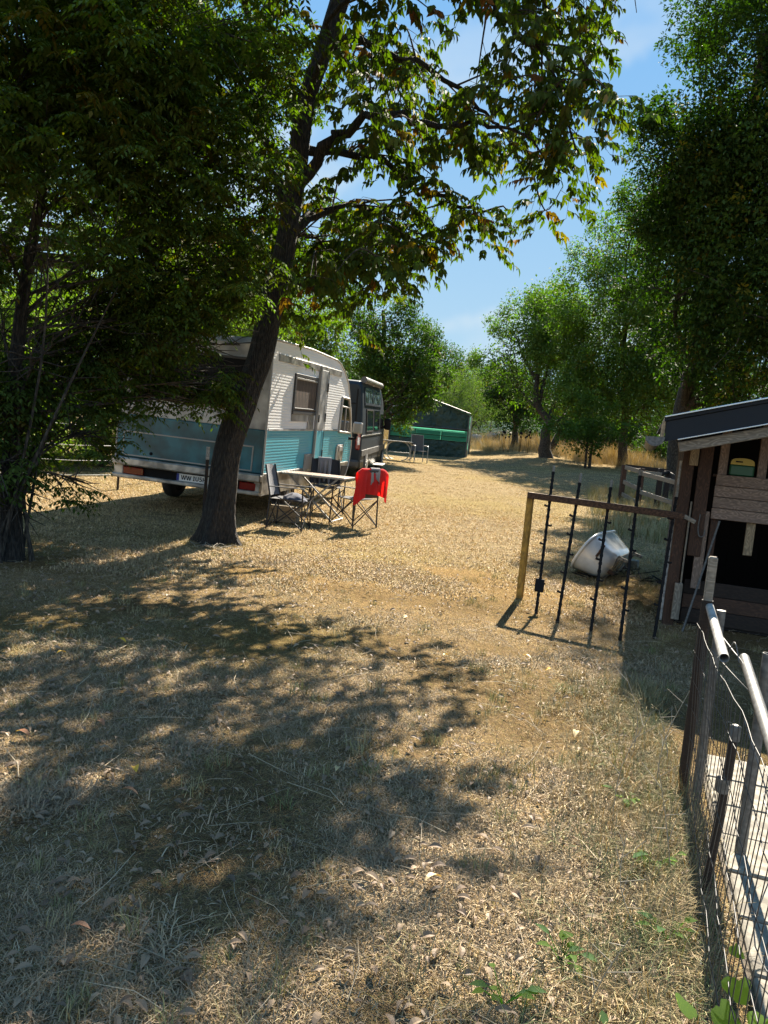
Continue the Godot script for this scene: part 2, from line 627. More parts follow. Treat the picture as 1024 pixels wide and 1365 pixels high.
	M.enamel_back = mt(Color(0.34, 0.29, 0.22), 0.7, {"tex": ntex(0.03, 0.5, 1.0, 54), "scale": Vector3.ONE * 2})
	var cn := ntex(0.02, 0.72, 1.0, 61, 512, 6)
	M.concrete = mt(Color(0.27, 0.24, 0.185), 0.9, {"tex": cn, "bump": cn, "depth": 0.12, "scale": Vector3.ONE * 1.3})
	M.concrete2 = mt(Color(0.235, 0.21, 0.165), 0.9, {"tex": cn, "bump": cn, "depth": 0.12, "scale": Vector3.ONE * 1.1})
	M.soil = mt(Color(0.10, 0.08, 0.055), 0.95, {"tex": cn, "bump": cn, "depth": 1.0, "scale": Vector3.ONE * 2})
	M.wire = mt(Color(0.06, 0.06, 0.06), 0.5, {"metal": 0.5})
	M.wire_pale = mt(Color(0.55, 0.55, 0.52), 0.6)
	M.green_pack = mt(Color(0.012, 0.085, 0.035), 0.4)
	M.yellow_pack = mt(Color(0.40, 0.27, 0.012), 0.4)
	M.stone = mt(Color(0.36, 0.32, 0.27), 0.9, {"tex": cn, "scale": Vector3.ONE * 2})
	M.net_green = mt(Color(0.04, 0.16, 0.13), 0.7)
	M.rope = mt(Color(0.26, 0.235, 0.19), 0.85)
	M.poll = mt(Color(0.02, 0.03, 0.10), 0.8)

# ---------------------------------------------------------------- ground and grass
func ground() -> void:
	var xs := []
	var zs := []
	var x := 0.0
	var stp := 0.12
	while x < 420.0:
		xs.append(x)
		if x > 7.0:
			stp *= 1.14
		x += stp
	var xl := []
	for i in range(xs.size() - 1, 0, -1):
		xl.append(-xs[i])
	xl.append_array(xs)
	stp = 0.12
	var z := 0.0
	while z > -420.0:
		zs.append(z)
		if z < -14.0:
			stp *= 1.05
		z -= stp
	var zl := [400.0, 120.0, 40.0, 16.0, 8.0, 4.0, 2.5, 1.5, 0.8, 0.4, 0.2]
	zl.append_array(zs)
	var w := xl.size()
	var v := PackedVector3Array()
	var c := PackedColorArray()
	var ix := PackedInt32Array()
	for j in zl.size():
		for i in w:
			v.append(Vector3(xl[i], gy(xl[i], zl[j]), zl[j]))
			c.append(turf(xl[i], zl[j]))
	for j in zl.size() - 1:
		for i in w - 1:
			var a := j * w + i
			ix.append_array([a, a + 1, a + w, a + 1, a + w + 1, a + w])
	var st := SurfaceTool.new()
	st.begin(Mesh.PRIMITIVE_TRIANGLES)
	for i in v.size():
		st.set_color(c[i])
		st.add_vertex(v[i])
	for i in range(0, ix.size(), 3):
		# clockwise from above
		st.add_index(ix[i]); st.add_index(ix[i + 2]); st.add_index(ix[i + 1])
	st.generate_normals()
	var me := st.commit()
	if me.surface_get_arrays(0)[Mesh.ARRAY_NORMAL][w * 30 + 30].y < 0.0:
		st.clear()
		st.begin(Mesh.PRIMITIVE_TRIANGLES)
		for i in v.size():
			st.set_color(c[i])
			st.add_vertex(v[i])
		for i in ix:
			st.add_index(i)
		st.generate_normals()
		me = st.commit()
	var o := MeshInstance3D.new()
	o.name = "ground"
	o.mesh = me
	o.material_override = M.ground
	add_child(o, true)
	tag(o, "field of dry straw coloured turf with bare soil patches", "ground", "", "structure")

# how bare, how green the turf is here, as a tint on the straw
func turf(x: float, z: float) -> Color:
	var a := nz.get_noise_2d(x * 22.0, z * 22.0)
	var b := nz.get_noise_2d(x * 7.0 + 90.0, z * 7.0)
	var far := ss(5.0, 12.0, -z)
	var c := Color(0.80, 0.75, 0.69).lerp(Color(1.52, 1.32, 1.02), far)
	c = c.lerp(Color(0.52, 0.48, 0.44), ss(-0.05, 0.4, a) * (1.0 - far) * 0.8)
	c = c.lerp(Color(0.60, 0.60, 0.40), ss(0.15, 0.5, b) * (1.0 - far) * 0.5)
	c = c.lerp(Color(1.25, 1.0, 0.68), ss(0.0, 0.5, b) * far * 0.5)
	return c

func tuft(blades: int, l0: float, l1: float, w: float, lean0: float, lean1: float, spread: float) -> ArrayMesh:
	var b := MB.new()
	for i in blades:
		var a := rr(0, TAU)
		var d := Vector3(cos(a), 0, sin(a))
		var s := Vector3(-d.z, 0, d.x)
		var l := rr(l0, l1)
		var le := rr(lean0, lean1)
		var p := Vector3(rr(-1, 1), 0, rr(-1, 1)) * spread
		var e := rr(0.7, 1.25)
		b.col = Color(e, e * rr(0.92, 1.05), e * rr(0.8, 1.05))
		var m := p + (Vector3.UP * cos(le * 0.7) + d * sin(le * 0.7)) * l * 0.55
		var t := m + (Vector3.UP * cos(le * 1.25) + d * sin(le * 1.25)) * l * 0.45
		var nn := (Vector3.UP * 0.6 + d.cross(s) * 0.2 - d * 0.5).normalized()
		var hw := w * rr(0.7, 1.3) * 0.5
		b.tri(p - s * hw, p + s * hw, m + s * hw * 0.8, nn, nn, nn)
		b.tri(p - s * hw, m + s * hw * 0.8, m - s * hw * 0.8, nn, nn, nn)
		b.tri(m - s * hw * 0.8, m + s * hw * 0.8, t, nn, nn, nn)
	return b.mesh()

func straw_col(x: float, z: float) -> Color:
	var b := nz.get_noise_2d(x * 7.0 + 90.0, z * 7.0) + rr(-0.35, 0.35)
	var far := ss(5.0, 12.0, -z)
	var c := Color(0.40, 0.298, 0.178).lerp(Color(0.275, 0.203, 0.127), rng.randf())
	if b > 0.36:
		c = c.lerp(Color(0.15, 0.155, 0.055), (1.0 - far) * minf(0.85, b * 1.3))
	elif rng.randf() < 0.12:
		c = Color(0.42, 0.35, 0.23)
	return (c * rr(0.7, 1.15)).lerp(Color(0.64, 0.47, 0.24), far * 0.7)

func path_here(x: float, z: float, m := 0.02) -> bool:
	var u := x - fence_x(z)
	return u > m and u < 2.9 and z > -3.9

func grass() -> void:
	var near := [tuft(20, 0.012, 0.042, 0.0022, 0.8, 1.85, 0.05), tuft(16, 0.015, 0.055, 0.0020, 0.7, 1.8, 0.04), tuft(14, 0.01, 0.035, 0.0026, 1.0, 1.9, 0.055)]
	var far := [tuft(16, 0.02, 0.06, 0.006, 0.4, 1.6, 0.10), tuft(14, 0.015, 0.05, 0.007, 0.5, 1.7, 0.12)]
	var bands := [[0.7, 3.0, 2600.0], [3.0, 5.5, 1300.0], [5.5, 9.0, 520.0], [9.0, 16.0, 150.0], [16.0, 30.0, 42.0], [30.0, 44.0, 16.0]]
	var xs := [[], [], [], [], []]
	var cs := [PackedColorArray(), PackedColorArray(), PackedColorArray(), PackedColorArray(), PackedColorArray()]
	for bd in bands:
		var half: float = bd[1] * 0.56 + 0.5
		var cnt: int = int((bd[1] - bd[0]) * half * 2.0 * bd[2])
		for i in cnt:
			var z := -rr(bd[0], bd[1])
			var x := rr(-half, half)
			if absf(x) > -z * 0.56 + 0.45 or path_here(x, z):
				continue
			var bare := nz.get_noise_2d(x * 22.0, z * 22.0)
			if z > -9.0 and rng.randf() < ss(-0.12, 0.22, bare) * 0.96:
				continue
			var k := 0
			var s := rr(0.65, 1.35)
			if z < -7.0:
				k = 3 + rng.randi() % 2
			else:
				k = rng.randi() % 3
				if nf.get_noise_2d(x * 40.0, z * 40.0) > 0.35:
					s *= 1.5
			var bs := Basis(Vector3.UP, rr(0, TAU)).scaled(Vector3(s, s * rr(0.5, 1.2), s))
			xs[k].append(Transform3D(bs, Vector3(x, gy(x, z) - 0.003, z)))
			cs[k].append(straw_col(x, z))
	for k in 5:
		var o := scatter("dry_turf", near[k] if k < 3 else far[k - 3], xs[k], cs[k], M.straw)
		tag(o, "short dry straw coloured turf covering the field", "grass", "dry turf of the field", "stuff")
	# scattered greener or taller tufts in the open turf
	var tall := tuft(40, 0.03, 0.10, 0.0026, 0.1, 1.3, 0.05)
	var tx := []
	var tc := PackedColorArray()
	for i in 240:
		var z := -rr(1.6, 9.0)
		var x := rr(-0.5, 0.5) * -z * 1.05
		if path_here(x, z, -0.1):
			continue
		var s := rr(0.45, 1.1)
		tx.append(Transform3D(Basis(Vector3.UP, rr(0, TAU)).scaled(Vector3(s, s, s)), on(x, z)))
		tc.append(Color(0.15, 0.18, 0.06).lerp(Color(0.42, 0.33, 0.17), rng.randf()))
	for i in 46:
		var a := rr(0, TAU)
		var s := rr(0.4, 0.9)
		tx.append(Transform3D(Basis(Vector3.UP, rr(0, TAU)).scaled(Vector3(s, s, s)), on(-2.03 + cos(a) * rr(0.28, 0.42), -9.33 + sin(a) * rr(0.28, 0.42))))
		tc.append(Color(0.15, 0.15, 0.06).lerp(Color(0.36, 0.28, 0.15), rng.randf()))
	for q in [[0.72, -5.05], [0.78, -4.45], [0.60, -2.95], [0.05, -3.3], [1.0, -3.6], [1.3, -4.3], [-0.6, -6.0], [1.02, -4.75]]:
		tx.append(Transform3D(Basis().scaled(Vector3.ONE * rr(0.7, 1.0)), on(q[0], q[1])))
		tc.append(Color(0.16, 0.20, 0.06))
	tag(scatter("grass_tufts", tall, tx, tc, M.straw), "small greenish grass tufts dotted over the dry turf", "grass", "", "stuff")
	# long dry meadow grass along the far edge of the field
	var long := [tuft(26, 0.35, 0.95, 0.010, 0.02, 0.7, 0.22), tuft(22, 0.25, 0.7, 0.012, 0.05, 0.9, 0.25)]
	var mx := [[], []]
	var mc := [PackedColorArray(), PackedColorArray()]
	for i in 24000:
		var z := -rr(27.0, 66.0)
		var x := rr(-6.0, 34.0)
		if absf(x) > -z * 0.6 + 2.0:
			continue
		var edge := 39.5 + nz.get_noise_2d(x * 12.0, 5.0) * 3.0
		if x > 8.2:
			edge = lerpf(33.0, 28.0, ss(8.2, 12.0, x)) + nz.get_noise_2d(x * 20.0, 9.0) * 2.0
		if x < 4.9:
			edge = 43.0
		if -z < edge:
			continue
		var s := rr(0.6, 1.2) * (0.35 + 0.5 * ss(0.0, 3.5, -z - edge)) * (1.0 + 0.9 * nz.get_noise_2d(x * 15.0, z * 15.0))
		var k := rng.randi() % 2
		mx[k].append(Transform3D(Basis(Vector3.UP, rr(0, TAU)).scaled(Vector3(s, s, s)), on(x, z)))
		mc[k].append(Color(0.48, 0.36, 0.185).lerp(Color(0.24, 0.21, 0.09), rng.randf() * 0.7) * rr(0.8, 1.15))
	for k in 2:
		tag(scatter("meadow_grass", long[k], mx[k], mc[k], M.straw), "long dry meadow grass along the far edge of the field", "grass", "long meadow grass", "stuff")
	# dry rough weeds round the pen, the bathtub and the hut corner
	var wx := []
	var wc := PackedColorArray()
	for i in 2600:
		var z := -rr(8.2, 24.0)
		var x := 0.255 * -z + rr(0.2, 5.5)
		if nz.get_noise_2d(x * 30.0, z * 30.0) < -0.05 and rng.randf() < 0.8:
			continue
		var s := rr(0.25, 0.75)
		if z > -13.0:
			s *= 0.3
		wx.append(Transform3D(Basis(Vector3.UP, rr(0, TAU)).scaled(Vector3(s, s * 0.9, s)), on(x, z)))
		wc.append(Color(0.36, 0.29, 0.15).lerp(Color(0.16, 0.18, 0.06), rng.randf() * 0.8))
	tag(scatter("rough_grass", long[1], wx, wc, M.straw), "rough dry grass and weeds round the wooden pen", "grass", "", "stuff")

func curled(l: float, w: float) -> ArrayMesh:
	var b := MB.new()
	var s := Vector3.FORWARD
	var rows := []
	for i in 6:
		var t := i / 5.0
		var hw := w * 0.5 * sin(PI * clampf(t * 0.92 + 0.04, 0, 1))
		var y := l * 0.22 * sin(t * 2.6) + 0.003
		var x := (t - 0.5) * l
		rows.append([Vector3(x, y + hw * 0.5, -hw), Vector3(x, y, 0), Vector3(x, y + hw * 0.35, hw)])
	for i in 5:
		for k in 2:
			b.quad(rows[i][k], rows[i + 1][k], rows[i + 1][k + 1], rows[i][k + 1], Vector3.UP)
	return b.mesh()

func litter() -> void:
	var lm := [curled(0.036, 0.017), curled(0.052, 0.023)]
	var xs := [[], []]
	var cs := [PackedColorArray(), PackedColorArray()]
	for i in 9000:
		var z := -rr(1.0, 14.0)
		var x := rr(-0.58, 0.58) * -z
		if path_here(x, z):
			continue
		var under := ss(3.2, 0.5, absf(x + 2.2)) * ss(12.5, 8.0, -z)
		if rng.randf() > 0.34 + under * 0.6:
			continue
		var k := rng.randi() % 2
		var s := rr(0.5, 1.1)
		xs[k].append(Transform3D(Basis(Vector3.UP, rr(0, TAU)) * Basis(Vector3.RIGHT, rr(-0.5, 0.5)) * Basis().scaled(Vector3(s, s, s)), on(x, z, 0.012)))
		cs[k].append(Color(0.13, 0.080, 0.045).lerp(Color(0.27, 0.19, 0.115), rng.randf()) * rr(0.55, 1.1))
	for k in 2:
		tag(scatter("leaf_litter", lm[k], xs[k], cs[k], M.litter), "brown curled leaf litter strewn over the turf", "leaves", "brown leaf litter", "stuff")
	# straws and thin twigs lying about
	var tb := MB.new()
	tb.tube([Vector3(-0.11, 0, 0), Vector3(0.0, 0.012, 0.01), Vector3(0.12, 0.0, -0.01)], [0.0012, 0.0011, 0.0007], 4)
	var tx := []
	var tc := PackedColorArray()
	for i in 520:
		var z := -rr(1.0, 8.0)
		var x := rr(-0.56, 0.56) * -z
		if path_here(x, z):
			continue
		var s := rr(0.4, 1.5)
		tx.append(Transform3D(Basis(Vector3.UP, rr(0, TAU)) * Basis(Vector3.BACK, rr(-0.2, 0.2)) * Basis().scaled(Vector3(s, 1, s)), on(x, z, 0.015)))
		tc.append(Color(0.46, 0.37, 0.24) * rr(0.35, 1.0))
	tag(scatter("straw_stalks", tb.mesh(), tx, tc, M.litter), "loose straw stalks and thin twigs on the turf", "straw", "", "stuff")
	# the single leaves one notices: bright yellow and pale ones
	var spots := [
		[-1.86, -4.52, 0, "bright yellow fallen leaf near the left edge, left of another yellow leaf"], [-1.62, -4.88, 0, "orange yellow fallen leaf in the shade, right of the left yellow leaf"],
		[0.52, -5.25, 0, "yellow fallen leaf on open turf below the rusty frame"], [1.22, -5.15, 0, "yellow fallen leaf in front of the third black post"],
		[1.13, -5.45, 1, "pale fallen leaf in front of the second black post"], [-0.10, -3.24, 1, "pale cream fallen leaf in the middle of the tree shade"],
		[1.12, -3.95, 1, "pale fallen leaf on bare turf left of the hut shadow"], [-0.94, -3.10, 0, "small orange fallen leaf left of the cream leaf in shade"],
		[-1.52, -3.32, 2, "reddish brown fallen leaf near the left edge of the turf"], [-0.76, -2.08, 2, "curled brown fallen leaf standing upright in the foreground"],
		[0.25, -6.3, 1, "pale fallen leaf between tree shade and rusty frame"], [-0.9, -2.9, 2, "dark brown fallen leaf below the small orange leaf"],
		[-1.25, -3.55, 2, "brown curled fallen leaf on dappled turf at left"], [0.28, -2.45, 1, "pale dry fallen leaf on bare soil near the fence"]]
	var cols := [Color(0.55, 0.31, 0.02), Color(0.46, 0.35, 0.17), Color(0.26, 0.11, 0.05)]
	var mats := []
	for c in cols:
		mats.append(mt(c, 0.6, {"bl": Color(0.5, 0.4, 0.15)}))
	for q in spots:
		var o := MeshInstance3D.new()
		o.name = numbered("fallen_leaf")
		o.mesh = lm[1]
		o.material_override = mats[q[2]]
		add_child(o, true)
		o.transform = Transform3D(Basis(Vector3.UP, rr(0, TAU)) * Basis(Vector3.RIGHT, rr(-0.3, 0.3)) * Basis().scaled(Vector3.ONE * rr(1.1, 1.5)), on(q[0], q[1], 0.02))
		tag(o, q[3], "leaf", "single fallen leaves on the turf")

# ---------------------------------------------------------------- trees
func bush_cluster(n: int, rad: float, l: float, w: float) -> ArrayMesh:
	var b := MB.new()
	for i in n:
		var d := rdir()
		var p := d * rad * pow(rng.randf(), 0.5)
		var dir := (d + rdir() * 0.8 + Vector3(0, -0.25, 0)).normalized()
		var e := rr(0.72, 1.3)
		b.col = Color(e * rr(0.9, 1.15), e, e * rr(0.8, 1.1))
		b.leaf4(p, dir, (Vector3.UP + rdir() * 0.7).normalized(), l * rr(0.7, 1.2), w * rr(0.8, 1.2), 0.2)
	return b.mesh()

func droop_cluster(n: int) -> ArrayMesh:
	var b := MB.new()
	b.col = Color(0.9, 0.7, 0.5)
	b.tube([Vector3.ZERO, Vector3(0.08, -0.02, 0), Vector3(0.15, -0.06, 0)], [0.003, 0.0025, 0.0015], 4, false)
	for i in n:
		var t := (i + 0.5) / n
		var p := Vector3(0.16 * t, -0.06 * t * t, 0)
		var side := 1.0 if i % 2 else -1.0
		var d := Vector3(0.45 + rr(-0.2, 0.3), -0.75 + rr(-0.3, 0.35), side * 0.55 + rr(-0.25, 0.25)).normalized()
		var e := rr(0.75, 1.25)
		b.col = Color(e * rr(0.9, 1.2), e, e * rr(0.8, 1.1))
		b.leaf(p, d, (Vector3.UP * 0.6 + Vector3(0.4, 0, 0) + rdir() * 0.5).normalized(), rr(0.072, 0.118), rr(0.036, 0.056), rr(0.1, 0.4))
	return b.mesh()

func pinnate_cluster(fronds: int) -> ArrayMesh:
	var b := MB.new()
	for f in fronds:
		var a := rr(0, TAU)
		var out := Vector3(cos(a), rr(-0.3, 0.3), sin(a)).normalized()
		var l := rr(0.16, 0.26)
		var e := rr(0.75, 1.25)
		var side := out.cross(Vector3.UP).normalized()
		for i in 9:
			var t := 0.2 + 0.8 * (i / 2) / 4.0
			var p := out * l * t + Vector3.DOWN * l * 0.5 * t * t
			var d := (out * 0.5 + Vector3.DOWN * 0.45 + side * (0.75 if i % 2 else -0.75)).normalized()
			if i == 8:
				d = (out + Vector3.DOWN * 0.8).normalized()
			b.col = Color(e * rr(0.9, 1.1), e * rr(0.95, 1.05), e)
			b.leaf4(p, d, Vector3.UP, rr(0.045, 0.085), rr(0.021, 0.036), 0.2)
	return b.mesh()

func path_at(ps: Array, t: float) -> Vector3:
	var f := clampf(t, 0, 1) * (ps.size() - 1)
	var i := mini(int(f), ps.size() - 2)
	return ps[i].lerp(ps[i + 1], f - i)

func smooth(ps: Array, k: int) -> Array:
	var out := []
	for i in ps.size() - 1:
		var a: Vector3 = ps[maxi(i - 1, 0)]
		var b: Vector3 = ps[i]
		var c: Vector3 = ps[i + 1]
		var d: Vector3 = ps[mini(i + 2, ps.size() - 1)]
		for j in k:
			out.append(b.cubic_interpolate(c, a, d, float(j) / k))
	out.append(ps[-1])
	return out

func grades(a: float, b: float, n: int, flare := 0.0) -> Array:
	var out := []
	for i in n:
		var t := float(i) / (n - 1)
		out.append(lerpf(a, b, t) * (1.0 + flare * pow(1.0 - t, 8.0)))
	return out

# a tree from a trunk line and the round masses of its crown
func crown_tree(called: String, label: String, base: Vector3, tops: Array, r0: float, lobes: Array, col: Color, dens: float, kinds: Array, size: float, gap := -0.12, group := "trees round the field", yellow := 0.06, category := "tree") -> Node3D:
	var root := thing(called, label, category, base, Basis.IDENTITY, group)
	var ps := [Vector3(0, -0.15, 0)]
	for p in tops:
		ps.append(p - base)
	ps = smooth(ps, 4)
	for i in range(2, ps.size()):
		ps[i] += Vector3(nz.get_noise_2d(base.x * 30.0 + i * 9.0, 3.0), 0, nz.get_noise_2d(i * 9.0, base.z * 30.0)) * r0 * 0.8
	var tb := MB.new()
	tb.tube(ps, grades(r0, r0 * 0.3, ps.size(), 0.5), 12, true, nz, 0.3)
	part("trunk", tb, M.bark2, root)
	var xs := []
	var cs := []
	for k in kinds.size():
		xs.append([])
		cs.append(PackedColorArray())
	var top: Vector3 = ps[-1]
	for lb in lobes:
		var cen: Vector3 = Vector3(lb[0], lb[1], lb[2]) - base
		var r: float = lb[3]
		var t := clampf((cen.y - r * 0.9) / maxf(top.y, 0.1), 0.3, 0.97)
		var st := path_at(ps, t)
		var mid := st.lerp(cen, 0.5) + Vector3(rr(-0.2, 0.2), rr(-0.05, 0.25), rr(-0.2, 0.2)) * r
		var lp := smooth([st, mid, cen], 4)
		var bb := MB.new()
		bb.tube(lp, grades(r0 * 0.36, r0 * 0.14, lp.size()), 7, false)
		for k in 7:
			var e := cen + rdir() * r * rr(0.6, 0.95)
			var s := path_at(lp, rr(0.55, 1.0))
			var m2 := s.lerp(e, 0.5) + rdir() * r * 0.15
			var bp := smooth([s, m2, e], 3)
			bb.tube(bp, grades(r0 * 0.13, r0 * 0.03, bp.size()), 5, false)
			for q in 2:
				var e2 := m2 + rdir() * r * rr(0.4, 0.7)
				bb.tube([m2, m2.lerp(e2, 0.5) + rdir() * r * 0.08, e2], [r0 * 0.07, r0 * 0.045, r0 * 0.02], 4, false)
		part("limb", bb, M.bark2, root)
		# ragged outline: small sprays that stick out of the mass
		var sprays := []
		for k in 5:
			var sd := rdir()
			sd.y = absf(sd.y) * 0.8 - 0.15
			sprays.append([cen + sd.normalized() * r * rr(0.85, 1.15), r * rr(0.22, 0.4)])
		for sp in sprays:
			for i in int(2.2 * dens * sp[1] * sp[1] / (size * size)):
				var k := rng.randi() % kinds.size()
				var s := size * rr(0.55, 1.0)
				xs[k].append(Transform3D((Basis(rdir(), rr(-0.5, 0.5)) * Basis(Vector3.UP, rr(0, TAU))).scaled(Vector3(s, s, s)), sp[0] + rdir() * sp[1] * sqrt(rng.randf())))
				cs[k].append(col * 1.7 * rr(0.72, 1.25))
		var cnt := int(1.5 * dens * r * r / (size * size))
		for i in cnt:
			var d := rdir()
			var p := d * r * (0.25 + 0.8 * sqrt(rng.randf()))
			p.y *= 0.85
			var w := cen + p + base
			var g := nf.get_noise_3d(w.x * 14.0 / r, w.y * 18.0 / r, w.z * 14.0 / r)
			if g < gap + 0.06:
				continue
			var k := rng.randi() % kinds.size()
			var s := size * rr(0.7, 1.25)
			var bs := Basis(rdir(), rr(-0.5, 0.5)) * Basis(Vector3.UP, rr(0, TAU))
			xs[k].append(Transform3D(bs.scaled(Vector3(s, s, s)), cen + p))
			var cc := col * 1.7 * rr(0.72, 1.25) * (1.0 + 0.35 * nz.get_noise_3dv(w * 14.0))
			if rng.randf() < yellow:
				cc = cc.lerp(Color(0.20, 0.15, 0.02), 0.7)
			cs[k].append(cc)
	for k in kinds.size():
		scatter("crown", kinds[k], xs[k], cs[k], M.farleaf, root, "stuff")
	return root

var cherry_x := []
var cherry_c := []

# hanging twigs with leaf clusters along a branch
func hang_leaves(bb: MB, ps: Array, r: float, from: float, n: int, out: Array, cols: Array) -> void:
	for i in n:
		var t := rr(from, 1.0)
		var s := path_at(ps, t)
		# the lower edge of the crown climbs towards its right end
		if s.x - 2.0 > 0.3 and s.y < 3.45 + 0.62 * (s.x - 2.3):
			continue
		var d := Vector3(rr(-1, 1), rr(-0.5, 0.15), rr(-1, 1)).normalized()
		var l := rr(0.18, 0.5)
		var e := s + d * l + Vector3.DOWN * l * 0.55
		var m := s + d * l * 0.6 + Vector3.DOWN * l * 0.08
		bb.tube([s, m, e], [r * 0.5, r * 0.35, r * 0.2], 4, false)
		for k in 4:
			var u := 0.25 + 0.25 * k + rr(-0.1, 0.1)
			var p := path_at([s, m, e], minf(u, 1.0))
			var yaw := atan2(-d.z, d.x) + rr(-1.3, 1.3)
			var sc := rr(0.8, 1.2)
			out.append(Transform3D((Basis(Vector3.UP, yaw) * Basis(Vector3.RIGHT, rr(-0.4, 0.4))).scaled(Vector3(sc, sc, sc)), p))
			var c := Color(0.078, 0.112, 0.028) * rr(0.7, 1.25)
			var q := rng.randf()
			if q < 0.035:
				c = Color(0.24, 0.15, 0.02)
			elif q < 0.08:
				c = Color(0.17, 0.075, 0.03)
			elif q < 0.3:
				c = c.lerp(Color(0.12, 0.13, 0.03), 0.7)
			cols.append(c)

